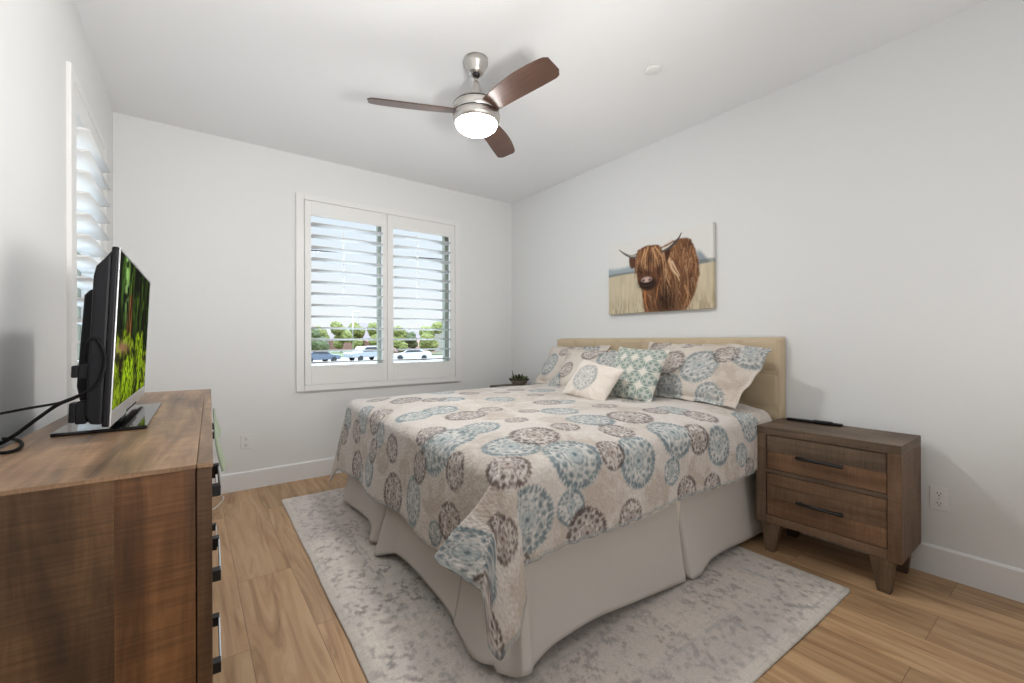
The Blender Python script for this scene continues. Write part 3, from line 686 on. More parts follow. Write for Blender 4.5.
# ------------------------------------------------------------------ pillows
def pillow(name, label, base, w, h, th, lean, yaw, roll, paint, flange=0.0, sag=None, seed=1, piping=False):
    """base: bottom centre; faces -x, then turned"""
    n = 110
    u = np.linspace(-1, 1, n)[:, None]+0*np.zeros((1, n)); v = np.linspace(-1, 1, n)[None, :]+0*u
    fw = 1-2*flange/w; fh = 1-2*flange/h
    ui, vi = np.clip(u/fw, -1, 1), np.clip(v/fh, -1, 1)
    prof = (np.clip(1-np.abs(ui)**2.2, 0, 1)**.55)*(np.clip(1-np.abs(vi)**2.2, 0, 1)**.55)
    X = w/2*u*(1-.055*(1-v**2)*np.abs(u)**3); Y = h/2*v*(1-.07*(1-u**2)*np.abs(v)**3)
    wr = .018*(fbm(X*9+seed, Y*9, 3, seed)-.5)*sstep(.02, .4, prof)
    crease = .006*np.sin(np.arctan2(Y, X)*14+seed)*sstep(.5, 1.2, np.hypot(u, v))*prof**.3
    Zf = th/2*prof + wr + crease; Zb = -th/2*prof*.8
    if sag is not None:
        dX, dY, dZ = sag(u, v); X = X+dX; Y = Y+dY; Zf = Zf+dZ; Zb = Zb+dZ
    Y = Y + h/2
    if flange > 0:
        fl = .006*np.sin((X+Y)*40)*(prof < .05); Zf = Zf+fl; Zb = Zb+fl
    Zf = Zf+.002; Zb = Zb-.002
    Wm = np.arange(n)
    # one closed surface: front grid, back grid, rim
    C = paint(X, Y-h/2, w, h)
    L, ya, ro = R(lean), R(yaw), R(roll)
    Rt = Vector((0, -1, 0)); Up = Vector((math.sin(L), 0, math.cos(L))); Nn = Vector((-math.cos(L), 0, math.sin(L)))
    M3 = Matrix((Rt, Up, Nn)).transposed()
    M3 = Matrix.Rotation(ya, 3, 'Z') @ M3 @ Matrix.Rotation(ro, 3, 'Z')
    Mn = np.array(M3)
    Pf = np.stack([X, Y, Zf], -1) @ Mn.T + np.array(base); Pb = np.stack([X, Y, Zb], -1) @ Mn.T + np.array(base)
    V = np.vstack([Pf.reshape(-1, 3), Pb.reshape(-1, 3)]); N = n*n
    i = np.arange(n-1)[:, None]; j = np.arange(n-1)[None, :]; a = (i*n+j).ravel()
    F = np.vstack([np.stack([a, a+n, a+n+1, a+1], 1), np.stack([a+N, a+N+1, a+N+n+1, a+N+n], 1)])
    ring = np.concatenate([np.arange(n)*n, (n-1)*n+np.arange(1, n), (np.arange(n-2, -1, -1))*n+n-1, np.arange(n-2, 0, -1)])
    r2 = np.roll(ring, -1); F = np.vstack([F, np.stack([ring, ring+N, r2+N, r2], 1)])
    me = bpy.data.meshes.new(name); me.from_pydata(V.tolist(), [], F.tolist()); 
    me.polygons.foreach_set('use_smooth', np.ones(len(F), bool)); me.update()
    ca = me.color_attributes.new('pattern', 'FLOAT_COLOR', 'POINT'); c4 = np.ones((2*N, 4), np.float32); c4[:N, :3] = C.reshape(-1, 3); c4[N:, :3] = C.reshape(-1, 3); ca.data.foreach_set('color', c4.ravel())
    uvv = np.stack([X, Y], -1).reshape(-1, 2); uvv = np.vstack([uvv, uvv+3]); ul = me.uv_layers.new(name='UVMap'); ul.data.foreach_set('uv', uvv[F.ravel()].ravel())
    me.materials.append(M_pil)
    o = bpy.data.objects.new(name, me); COL.objects.link(o); tag(o, label, 'pillow')
    return o
M_pil = pattern_mat('pillow_cloth', .92, 120, .08, .35, 90, .25, .004)
def sham_paint(meds):
    def f(X, Y, w, h):
        C = np.zeros(X.shape+(3,))+PCREAM
        n = fbm(X*5+3, Y*5, 4, 14); a = (sstep(.45, .66, n)*.6)[..., None]; C = C*(1-a)+PTAN*a
        for m in meds: medallion(C, X, Y, *m, strength=.78)
        return C
    return f
def quatrefoil(X, Y, w, h):
    G = np.array(srgb(122, 144, 136)); C = np.zeros(X.shape+(3,))+np.array(srgb(222, 218, 208))
    c = w/4.1; sx = X/c; sy = Y/c
    fx = (sx % 1)-.5; fy = (sy % 1)-.5; r = np.hypot(fx, fy)/.49; th = np.arctan2(fy, fx)
    a = (1-sstep(.96, 1.02, r))*.9; k = np.zeros_like(r)
    for q in range(4):
        d = np.hypot(fx-.27*math.cos(q*PI/2+PI/4), fy-.27*math.sin(q*PI/2+PI/4)); k = np.maximum(k, np.exp(-((d-.16)/.035)**2))
    k = np.maximum(k, np.exp(-((r-.12)/.08)**2)); a = a*(1-.75*k)
    return C*(1-a[..., None])+G*a[..., None]
def one_medal(X, Y, w, h):
    C = np.zeros(X.shape+(3,))+np.array(srgb(228, 218, 208)); medallion(C, X, Y, -.035, .0, .105, 'T', strength=.62); return C
PCREAM, PTAN = np.array(srgb(216, 206, 196)), np.array(srgb(198, 184, 170))
ZT = .780
pillow('pillow_sham', 'patterned sham pillow farthest left on the bed, nearest the window', (-.37, -1.22, ZT-.006), .68, .43, .14, 37, 4, 2,
       sham_paint([(-.22, -.02, .12, 'T'), (-.08, .13, .08, 'B'), (.15, .12, .12, 'T'), (.1, -.1, .1, 'B')]), flange=.03, seed=2)
pillow('pillow_sham', 'patterned sham pillow behind the small cream pillow with one blue medallion', (-.575, -1.63, ZT-.006), .72, .43, .14, 42, 2, 1,
       sham_paint([(-.20, -.05, .08, 'B'), (-.02, .15, .11, 'B'), (.2, .1, .14, 'T'), (-.33, .08, .09, 'tan'), (-.3, -.16, .09, 'T')]), flange=.03, seed=3)
def sagR(u, v):
    k = sstep(.45, 1.0, u); lo = sstep(.3, -1, v); hi = sstep(-.1, 1, v)
    return (-.07*k*lo + .02*k*hi, -.10*k*hi + .0*v, .06*k*hi)
pillow('pillow_sham', 'large patterned sham pillow propped against the right half of the headboard', (-.46, -2.385, ZT-.002), .93, .50, .16, 42, -3, 0,
       sham_paint([(-.06, -.19, .10, 'T'), (.22, -.22, .1, 'T'), (.10, -.01, .135, 'T'), (.37, .13, .12, 'T'), (-.13, .0, .118, 'B'), (.235, .10, .082, 'B'), (-.34, .2, .09, 'B'), (-.08, .21, .065, 'B'), (.3, -.06, .1, 'tan')]), flange=.035, sag=sagR, seed=5)

pillow('throw_pillow', 'square throw pillow with a white and green quatrefoil lattice', (-.68, -2.15, ZT-.006), .395, .395, .12, 31, 4, -3, quatrefoil, seed=7)
pillow('throw_pillow', 'small cream throw pillow with one pale blue medallion', (-.88, -1.955, ZT-.006), .39, .29, .11, 36, 2, -10, one_medal, seed=8)

# ------------------------------------------------------------------ nightstands
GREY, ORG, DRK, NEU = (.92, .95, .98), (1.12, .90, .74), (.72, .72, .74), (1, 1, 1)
def nightstand(label, loc):
    o = thing('nightstand', label, 'nightstand', loc, 0, 'rustic nightstands beside the bed')   # local: x 0 (front) .. .39 (wall), y 0 .. -.62
    D, Wd, zb, zt = .365, .62, .157, .691
    c = MB()
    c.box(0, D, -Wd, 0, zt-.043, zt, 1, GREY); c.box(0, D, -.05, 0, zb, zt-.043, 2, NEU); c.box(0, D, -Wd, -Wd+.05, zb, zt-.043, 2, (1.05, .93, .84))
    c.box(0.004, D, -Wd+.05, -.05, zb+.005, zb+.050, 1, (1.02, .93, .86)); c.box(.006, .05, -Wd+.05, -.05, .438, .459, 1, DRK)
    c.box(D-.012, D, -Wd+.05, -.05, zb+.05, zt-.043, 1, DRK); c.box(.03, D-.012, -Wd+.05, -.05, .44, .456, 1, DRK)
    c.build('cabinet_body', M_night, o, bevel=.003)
    for (z0, z1, cuts, tints) in ((.4615, .6455, [.555], [ORG, GREY]), (.2095, .4355, [.30, .375], [ORG, (.95, .85, .78), (1.04, .9, .8)])):
        d = MB(); zz = [z0]+cuts+[z1]
        for a, b, t in zip(zz, zz[1:], tints): d.box(.008, .026, -Wd+.0535, -.0535, a+.0004, b-.0004, 1, t)
        d.box(.026, .34, -Wd+.07, -.07, z0+.01, z1-.03, 1, DRK)
        dr = d.build('drawer', M_night, o, bevel=.0015)
        zc = .552 if z0 > .4 else .317
        hb = MB().tube([(-.022, -.207, zc), (-.022, -.409, zc)], .0088, 10)
        for yy in (-.222, -.394): hb.tube([(-.022, yy, zc), (.009, yy, zc)], .0045, 8)
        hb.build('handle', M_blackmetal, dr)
    for (sx, sy) in ((0, 0), (0, 1), (1, 0), (1, 1)):
        l = MB(); x0 = .006 if sx == 0 else D-.066; y1 = -.022 if sy == 0 else -Wd+.115
        yo = -.026 if sy == 0 else -Wd+.026
        def tp(p, x0=x0, yo=yo, sx=sx, sy=sy):
            x, y, z = p
            if z < .1:                                                # tapers to the floor from the inner side
                x = x0+.008+(x-x0)*.72; y = yo+(y-yo)*.52
                if sy == 0: y -= .012
                else: y += .016
            return (x, y, z)
        ya, yb = (yo-.095, yo) if sy == 0 else (yo, yo+.095)
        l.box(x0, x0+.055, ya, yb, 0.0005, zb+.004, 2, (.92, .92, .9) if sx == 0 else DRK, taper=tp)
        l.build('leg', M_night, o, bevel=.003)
    return o
ns1 = nightstand('rustic wooden two drawer nightstand beside the bed with a black remote on top', (-.42, -2.862, 0))
ns2 = dup(ns1, (-.42, -.165, 0), 'rustic nightstand in the far corner behind the bed with a small plant on top')
rm = thing('remote_control', 'long black remote control lying on the nightstand by the outlet', 'remote', (-.115, -3.03, .6915), R(2))
MB().box(-.017, .017, -.145, .125, .0005, .014).build('remote_body', M_black, rm, bevel=.005, seg=3)
MB().box(-.024, .020, -.10, -.005, .003, .018).build('battery_bulge', M_black, rm, bevel=.006, seg=3)
bt = MB()
for i in range(7):
    for j in range(3): bt.box(-.011+j*.008, -.006+j*.008, .015+i*.014, .023+i*.014, .0138, .0152)
bt.build('remote_buttons', mat('grey_rubber', (.08, .08, .085), .6), rm)

# plant in a bowl on the far nightstand
pl = thing('potted_succulent', 'small green succulent in a dark rimmed bowl on the far nightstand', 'potted plant', (-.165, -.345, .6915))
MB().lathe([(.0, .0005), (.055, .0005), (.075, .02), (.098, .05), (.104, .056), (.094, .056), (.07, .045), (0, .044)], n=36).build('bowl', mat('pale_ceramic', srgb(168, 158, 146), .4), pl)
MB().lathe([(.094, .054), (.106, .057), (.110, .064), (.104, .07), (.094, .066)], n=36, caps=False).build('bowl_rim', mat('dark_wicker', srgb(58, 48, 36), .7, bump=.5, bscale=90), pl)
M_leaf = mat('succulent_green', srgb(92, 104, 62), .5); M_leaf2 = mat('succulent_dark', srgb(52, 56, 34), .5)
for i in range(34):
    a = rnd.uniform(0, 2*PI); el = rnd.uniform(.35, 1.25); L_ = rnd.uniform(.05, .085); r0 = rnd.uniform(0, .055)
    if i == 0: a, el, L_, r0 = 2.4, 1.35, .115, .05
    lm = MB(); d = Vector((math.cos(a)*math.cos(el), math.sin(a)*math.cos(el), math.sin(el)))
    p0 = Vector((math.cos(a)*r0, math.sin(a)*r0, .048))
    Mx = Matrix.Translation(p0) @ d.to_track_quat('Z', 'Y').to_matrix().to_4x4() @ Matrix.Diagonal((1, .45, 1, 1))
    lm.lathe([(.004, 0), (.012, L_*.35), (.014, L_*.6), (.009, L_*.85), (0, L_)], n=10, M=Mx)
    lm.build('leaf', M_leaf if rnd.random() < .6 else M_leaf2, pl)

# ------------------------------------------------------------------ canvas print
def canvas():
    y0, y1, z0, z1 = -1.471, -2.409, 1.391, 1.992
    ns, nt = 236, 152
    S = np.linspace(0, 1, ns)[:, None]+np.zeros((1, nt)); Tt = np.linspace(0, 1, nt)[None, :]+np.zeros((ns, 1))
    asp = (y0-y1)/(z1-z0)
    c = lambda *k: np.array(srgb(*k))
    C = np.zeros((ns, nt, 3))
    sky = c(234, 233, 229)[None, None]*(1-.06*(1-Tt)[..., None])+.02*(fbm(S*4, Tt*3, 3, 2)-.5)[..., None]
    C[:] = sky
    def blend(a, col): C[:] = C*(1-np.clip(a, 0, 1)[..., None])+np.asarray(col)*np.clip(a, 0, 1)[..., None]
    # far tree lines and field
    tl = .665+.03*(fbm(S*9, 0*S+2, 3, 3)-.5)*2 - .02*S
    blend((1-sstep(tl-.05, tl+.02, Tt))*(1-sstep(.28, .42, S)), c(165, 178, 184)); blend((1-sstep(.56, .585, Tt))*(1-sstep(.25, .4, S))*.75, c(120, 120, 115))
    tr_ = .72-.16*sstep(.88, 1.0, S)
    blend((1-sstep(tr_-.06, tr_+.02, Tt))*sstep(.82, .9, S), c(150, 160, 168)); blend((1-sstep(.575, .6, Tt))*sstep(.84, .9, S)*.6, c(112, 112, 108))
    hz = .535+.012*np.sin(S*7)
    g = fbm(S*asp*26, Tt*5, 4, 7); fld = c(205, 192, 165)[None, None]*(0.86+.34*g[..., None])
    a = (1-sstep(hz-.015, hz+.012, Tt))[..., None]; C[:] = C*(1-a)+fld*a
    blend((1-sstep(.02, .32, Tt))*sstep(.45, .7, fbm(S*asp*40, Tt*7, 3, 9))*.5, c(140, 118, 86))
    def poly(pts, soft=.012):
        pts = np.array(pts); px, py = S*asp, Tt; ins = np.zeros(S.shape, bool); dm = np.full(S.shape, 9.0)
        for (ax, ay), (bx, by) in zip(pts, np.roll(pts, -1, 0)):
            ax, bx = ax*asp, bx*asp
            cr = ((ay > py) != (by > py)) & (px < (bx-ax)*(py-ay)/(by-ay+1e-12)+ax); ins ^= cr
            tt = np.clip(((px-ax)*(bx-ax)+(py-ay)*(by-ay))/((bx-ax)**2+(by-ay)**2+1e-12), 0, 1)
            dm = np.minimum(dm, np.hypot(px-ax-tt*(bx-ax), py-ay-tt*(by-ay)))
        sd = np.where(ins, dm, -dm); return sstep(-soft, soft, sd+.016*(fbm(px*45, py*45, 2, 3)-.5))
    def stroke(pts, w, col, al=1.0, taper=True):
        pts = np.array(pts, float); k = np.arange(len(pts)); t = np.linspace(0, len(pts)-1, 14); xs = np.interp(t, k, pts[:, 0])*asp; ys = np.interp(t, k, pts[:, 1])
        i0 = max(0, int((min(xs)/asp-.05)*ns)); i1 = min(ns, int((max(xs)/asp+.05)*ns)+2); j0 = max(0, int((min(ys)-.05)*nt)); j1 = min(nt, int((max(ys)+.05)*nt)+2)
        if i1 <= i0 or j1 <= j0: return
        px, py = (S*asp)[i0:i1, j0:j1], Tt[i0:i1, j0:j1]; al_ = np.zeros(px.shape)
        for q in range(13):
            tt = np.clip(((px-xs[q])*(xs[q+1]-xs[q])+(py-ys[q])*(ys[q+1]-ys[q]))/((xs[q+1]-xs[q])**2+(ys[q+1]-ys[q])**2+1e-12), 0, 1)
            d = np.hypot(px-xs[q]-tt*(xs[q+1]-xs[q]), py-ys[q]-tt*(ys[q+1]-ys[q])); ww = w*((1-.8*(q+tt)/13) if taper else 1)
            al_ = np.maximum(al_, 1-sstep(.6, 1.3, d/ww))
        a = (al_*al)[..., None]; C[i0:i1, j0:j1] = C[i0:i1, j0:j1]*(1-a)+np.asarray(col)*a
    rr = random.Random(3)
    body = [(.52, .80), (.60, .85), (.673, .884), (.763, .891), (.821, .855), (.857, .745), (.885, .578), (.894, .415), (.857, .2), (.807, .063), (.775, 0), (.395, 0), (.374, .192), (.36, .32), (.42, .5)]
    bm_ = poly(body)
    blend(bm_, c(134, 94, 66))
    blend(bm_*sstep(.5, .75, fbm(S*7, Tt*5, 3, 21))*.5, c(96, 60, 38))
    blend(bm_*np.exp(-(((S-.60)/.13)**2+((Tt-.14)/.26)**2))*.95, c(44, 30, 24)); blend(bm_*np.exp(-(((S-.82)/.05)**2+((Tt-.33)/.17)**2))*.7, c(60, 40, 30))
    blend(bm_*np.exp(-(((S-.80)/.05)**2+((Tt-.80)/.06)**2))*.7, c(84, 56, 40))
    def inside(pts, x, y):
        ins = False
        for (ax, ay), (bx, by) in zip(pts, pts[1:]+pts[:1]):
            if (ay > y) != (by > y) and x < (bx-ax)*(y-ay)/(by-ay+1e-12)+ax: ins = not ins
        return ins
    cols = [c(164, 116, 80), c(188, 142, 104), c(112, 74, 50), c(74, 48, 36), c(204, 166, 128), c(136, 88, 58)]
    for _ in range(620):
        x, y = rr.uniform(.36, .9), rr.uniform(.0, .9)
        if not inside(body, x, y): continue
        L_ = rr.uniform(.07, .20); k = rr.uniform(-.03, .05); dk = math.exp(-(((x-.60)/.14)**2+((y-.12)/.24)**2))
        col = cols[rr.randrange(6)]*(1-.75*dk)
        stroke([(x, y), (x+k*.4, y-L_*.5), (x+k, y-L_)], rr.uniform(.004, .009), col, .5)
    stroke([(.63, .66), (.66, .52), (.71, .43), (.725, .36)], .022, c(226, 190, 150), .85); stroke([(.66, .62), (.70, .5), (.73, .42)], .014, c(232, 204, 170), .8)
    stroke([(.60, .55), (.61, .42), (.645, .30)], .012, c(214, 168, 120), .7); stroke([(.53, .42), (.52, .25), (.50, .10)], .016, c(190, 130, 84), .7); stroke([(.40, .3), (.40, .15), (.43, .02)], .02, c(196, 128, 78), .8)
    stroke([(.77, .30), (.80, .16), (.79, .05)], .012, c(206, 156, 108), .6)
    # ears, head
    blend(poly([(.232, .781), (.30, .80), (.31, .62), (.262, .61), (.235, .66)]), c(98, 64, 46)); blend(poly([(.57, .80), (.60, .80), (.645, .785), (.628, .66), (.59, .58)]), c(74, 46, 32))
    head = [(.30, .777), (.33, .85), (.385, .878), (.45, .885), (.52, .87), (.575, .82), (.598, .755), (.60, .6), (.56, .45), (.52, .31), (.47, .285), (.40, .292), (.345, .34), (.325, .42), (.305, .56)]
    hm = poly(head); blend(hm, c(124, 82, 56))
    blend(hm*np.exp(-(((S-.425)/.10)**2+((Tt-.36)/.095)**2)*1.1), c(40, 28, 25))
    blend(hm*np.exp(-(((S-.35)/.03)**2+((Tt-.58)/.09)**2))*.8, c(50, 32, 24)); blend(hm*np.exp(-(((S-.545)/.032)**2+((Tt-.56)/.1)**2))*.85, c(44, 28, 22)); blend(hm*np.exp(-(((S-.455)/.035)**2+((Tt-.68)/.09)**2))*.6, c(66, 42, 32))
    for _ in range(190):
        x = rr.uniform(.315, .585); y = rr.uniform(.66, .87); L_ = rr.uniform(.12, .30); k = (x-.45)*.35+rr.uniform(-.015, .015)
        if not inside(head, x, y): continue
        stroke([(x, y), (x+k*.4, y-L_*.5), (x+k*.55, y-L_)], rr.uniform(.004, .008), cols[rr.randrange(6)], .6)
    for q in ([(.40, .84), (.365, .7), (.355, .55)], [(.47, .84), (.52, .68), (.545, .5)], [(.43, .86), (.40, .72), (.405, .6)], [(.50, .85), (.57, .7), (.585, .52)]): stroke(q, .012, c(222, 172, 120), .75)
    for sx, sy, rx, ry in ((.35, .57, .022, .075), (.54, .55, .024, .08), (.455, .70, .028, .085), (.43, .52, .05, .05)): blend(hm*np.exp(-(((S-sx)/rx)**2+((Tt-sy)/ry)**2))*.75, c(50, 34, 28))
    for q in ([(.40, .84), (.385, .70), (.392, .58)], [(.485, .84), (.50, .70), (.495, .56)]): stroke(q, .009, c(206, 160, 118), .7)
    blend(np.exp(-(((S-.425)/.095)**2+((Tt-.385)/.085)**2)**2), c(46, 33, 30))
    blend(np.exp(-(((S-.415)/.052)**2+((Tt-.435)/.038)**2)**3)*.95, c(214, 182, 172))
    for sx in (.385, .447): blend(np.exp(-(((S-sx)/.014)**2+((Tt-.428)/.018)**2)**2)*.9, c(52, 36, 34))
    stroke([(.37, .365), (.42, .35), (.47, .37)], .004, c(110, 92, 88), .45, False)
    # horns
    stroke([(.30, .772), (.255, .778), (.205, .812), (.16, .86), (.122, .908)], .026, c(104, 100, 98)); stroke([(.30, .78), (.26, .785), (.22, .808)], .012, c(206, 196, 182), .8)
    stroke([(.575, .785), (.63, .80), (.685, .845), (.722, .90), (.742, .955)], .032, c(86, 80, 78)); stroke([(.575, .80), (.625, .82), (.67, .855)], .018, c(226, 216, 202), .9)
    blend(poly([(.56, .86), (.61, .875), (.655, .92), (.67, .88), (.62, .845)], .02)*.5, c(228, 214, 204))
    d = .034
    root = thing('canvas_print', 'canvas print of a shaggy brown highland cow in a field above the headboard', 'picture', (-.004, (y0+y1)/2, (z0+z1)/2))
    yc, zc = (y0+y1)/2, (z0+z1)/2
    P = np.stack([0*S-d, y0+(y1-y0)*S-yc, z0+(z1-z0)*Tt-zc], -1)
    m = pattern_mat('canvas_cloth', .8, 400, .04, .15, 600, 0, .0008)
    grid_mesh('printed_canvas', P, m, root, C, np.stack([S, Tt], -1))
    # gallery wrap: the print carries on round the edge
    k = 4; e_ = np.linspace(0, 1, k)[None, :]
    for side in ('r', 'l', 't', 'b'):
        if side in 'rl':
            yy = (y1 if side == 'r' else y0)-yc; cc = C[-1] if side == 'r' else C[0]; zz = (z0+(z1-z0)*Tt[0])-zc
            Pp = np.stack([(-d+(d-.001)*e_)+0*zz[:, None], yy+0*zz[:, None]+0*e_, zz[:, None]+0*e_], -1)
        else:
            zz = (z1 if side == 't' else z0)-zc; cc = C[:, -1] if side == 't' else C[:, 0]; yy = (y0+(y1-y0)*S[:, 0])-yc
            Pp = np.stack([(-d+(d-.001)*e_)+0*yy[:, None], yy[:, None]+0*e_, zz+0*yy[:, None]+0*e_], -1)
        grid_mesh('canvas_edge', Pp, m, root, np.repeat(cc[:, None], k, 1), np.zeros(Pp.shape[:2]+(2,)))
canvas()

# ------------------------------------------------------------------ dresser
dr = thing('dresser', 'brown wooden dresser with black and chrome handles along the left wall', 'dresser', (-2.936, -2.99, 0), R(-1.65))
DD, DL, DH = .375, 1.545, .940         # local: x -DD..0 (front), y 0..DL
dz0 = .155
c = MB()
# thin top with a front strip
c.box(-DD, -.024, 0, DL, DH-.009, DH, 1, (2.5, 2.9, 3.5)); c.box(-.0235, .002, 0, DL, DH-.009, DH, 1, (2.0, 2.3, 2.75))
for (ya, yb) in ((.004, .024), (DL-.024, DL-.004)):
    c.box(-.024, 0, ya-.004, yb+.006, dz0, DH-.009, 2, (.80, .76, .70))
    sp = MB()                                                        # side panel of three boards
    for x0, x1, t in ((-DD, -.285, (1.35, 1.2, 1.0)), (-.285, -.14, (1.0, .98, .92)), (-.14, -.026, (1.5, 1.28, 1.02))): sp.box(x0, x1, ya, yb, dz0, DH-.009, 2, t)
    sp.build('side_panel', M_dress, dr)
c.box(-.03, -.002, .03, DL-.03, dz0, dz0+.05, 1, (.8, .8, .8)); c.box(-DD, -.03, .024, DL-.024, dz0, dz0+.02, 1, (.6, .6, .6))
c.box(-DD, -DD+.01, .024, DL-.024, dz0+.02, DH-.009, 1, (.6, .6, .6))
c.box(-.03, -.003, DL/2-.014, DL/2+.014, dz0+.05, DH-.009, 2, (.75, .72, .7))
for zz in (.478, .692): c.box(-.03, -.003, .03, DL-.03, zz-.008, zz+.008, 1, (.75, .72, .7))
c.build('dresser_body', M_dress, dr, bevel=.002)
for col in range(2):
    ya = .030 + col*(DL/2-.016) ; yb = ya + DL/2-.046
    for (z0, z1, zc) in ((.703, .912, .805), (.489, .681, .597), (.208, .467, .372)):
        d = MB().box(-.02, .0, ya, yb, z0, z1, 1, (1.0, .95, .9)); d.box(-.33, -.02, ya+.02, yb-.02, z0+.02, z1-.03, 1, (.7, .7, .7))
        w_ = d.build('drawer', M_dress, dr, bevel=.002)
        yc = (ya+yb)/2; hl = .112
        bar = MB().box(.014, .019, yc-hl, yc+hl, zc-.011, zc+.011); bar.build('handle', M_chrome, w_, bevel=.0015)
        for yy in (yc-hl+.006, yc+hl-.006):
            MB().box(-.001, .018, yy-.013, yy+.013, zc-.013, zc+.013).build('handle_post', M_blackmetal, w_, bevel=.001)
for x in (-DD+.01, -.075):
    for y in (.02, DL-.085):
        l = MB(); l.box(x, x+.065, y, y+.065, .0005, dz0+.002, 2, (.85, .82, .8)); l.build('leg', M_dress, dr, bevel=.003)

# green cloth hanging out of the top drawer at the far end, white cable on the floor
def cloth():
    n, m = 40, 26
    t = np.linspace(0, 1, n)[:, None]; q = np.linspace(0, 1, m)[None, :]
    Y = .34 + .60*q + 0*t; Z = .922 - .088*t*(1-.55*q) + 0*q
    X = .006 + .015*t**1.3*(1-.55*q) + .006*np.sin(q*11)*t
    lx = np.stack([X, Y, Z], -1); a = R(-1.65)
    P = np.stack([-2.936+lx[..., 0]*math.cos(a)-lx[..., 1]*math.sin(a), -2.99+lx[..., 0]*math.sin(a)+lx[..., 1]*math.cos(a), lx[..., 2]], -1)
    m_ = mat('sage_cloth', srgb(158, 170, 146), .9, bump=.4, bscale=220)
    o = grid_mesh('hand_towel', P, m_, None, solid=.006, offset=1); tag(o, 'sage green cloth hanging out over the top drawer front of the dresser', 'cloth')
cloth()
def curve_pts(ctrl, n=14):
    ctrl = [Vector(p) for p in ctrl]; out = []
    P = [ctrl[0]]+ctrl+[ctrl[-1]]
    for i in range(1, len(P)-2):
        for k in range(n):
            t = k/n; a, b, c_, d = P[i-1], P[i], P[i+1], P[i+2]
            out.append(.5*((2*b)+(c_-a)*t+(2*a-5*b+4*c_-d)*t*t+(3*b-a-3*c_+d)*t**3))
    out.append(ctrl[-1]); return out
wc = MB().tube(curve_pts([(-2.93, -.40, .005), (-2.84, -.34, .005), (-2.79, -.22, .005), (-2.775, -.12, .005), (-2.80, -.06, .006)]), .0045).build('white_cable', M_wcable)
tag(wc, 'short white cable curling on the floor behind the dresser', 'cable')

# ------------------------------------------------------------------ television
TVA = R(-1.0)
tv = thing('television', 'flat screen television showing a mossy green forest on the dresser', 'television', (-3.117, -2.245, DH), TVA)
PW, PH, Z0 = .740, .427, .030            # local: +x is the front, y width
lean = R(2.6)
Mp = Matrix.Translation((0, 0, Z0)) @ Matrix.Rotation(lean, 4, 'Y')
bz = MB()
bz.box(-.013, 0, -PW/2, PW/2, 0, PH, M=Mp)
tvb = bz.build('bezel', M_black, tv, bevel=.004)
fr = MB(); g = .012
fr.box(0, .003, -PW/2, PW/2, 0, .036, M=Mp); fr.box(0, .003, -PW/2, -PW/2+.006, .036, PH, M=Mp); fr.box(0, .003, PW/2-.004, PW/2, .036, PH, M=Mp); fr.box(0, .003, -PW/2+.006, PW/2-.004, PH-.006, PH, M=Mp)
fr.build('silver_trim', M_silver, tv, bevel=.001)
bs = MB()
bs.prism([(-.012, .006), (-.012, PH-.008), (-.022, PH-.026), (-.038, PH-.050), (-.042, PH-.075), (-.042, .03), (-.034, .008)], -PW/2+.001, PW/2-.001, 1, M=Mp)
bs.build('back_shell', M_black, tv, bevel=.006)
bb = MB(); bb.prism([(-.040, .05), (-.040, PH-.095), (-.058, PH-.10), (-.068, PH-.115), (-.072, .09), (-.064, .05)], -PW/2+.08, PW/2-.08, 1, M=Mp)
bb.build('rear_housing', M_black, tv, bevel=.005)
for (zc, yc) in ((.205, -.30), (.185, -.285), (.165, -.275)):
    MB().lathe([(.007, 0), (.007, .012), (.004, .014)], n=14, M=Mp @ Matrix.Translation((-.046, yc+.02, zc+.03)) @ Matrix.Rotation(-PI/2, 4, 'Y')).build('socket', M_silver, tvb)
for (zc, h_, dp) in ((.112, .034, .018), (.008, .052, .018)):
    k = MB(); k.box(-.042-dp, -.041, -PW/2+.012, -PW/2+.055, zc, zc+h_, M=Mp); k.box(-.042-dp-.012, -.042-dp, -PW/2+.016, -PW/2+.05, zc+.003, zc+h_-.003, M=Mp)
    k.build('plug', M_black, tv, bevel=.003)
MB().box(-.040, -.014, -.05, .05, .008, .10).build('stand_neck', M_blackgloss, tv, bevel=.004)
MB().box(-.120, .060, -.255, .255, .0005, .0095).build('stand_base', M_blackgloss, tv, bevel=.003)
MB().box(.0028, .0045, -.016, .016, .011, .023, M=Mp).build('badge', M_chrome, tv, bevel=.001)
MB().box(.0028, .0042, -.11, .11, .002, .007, M=Mp).build('speaker_slot', M_black, tv)
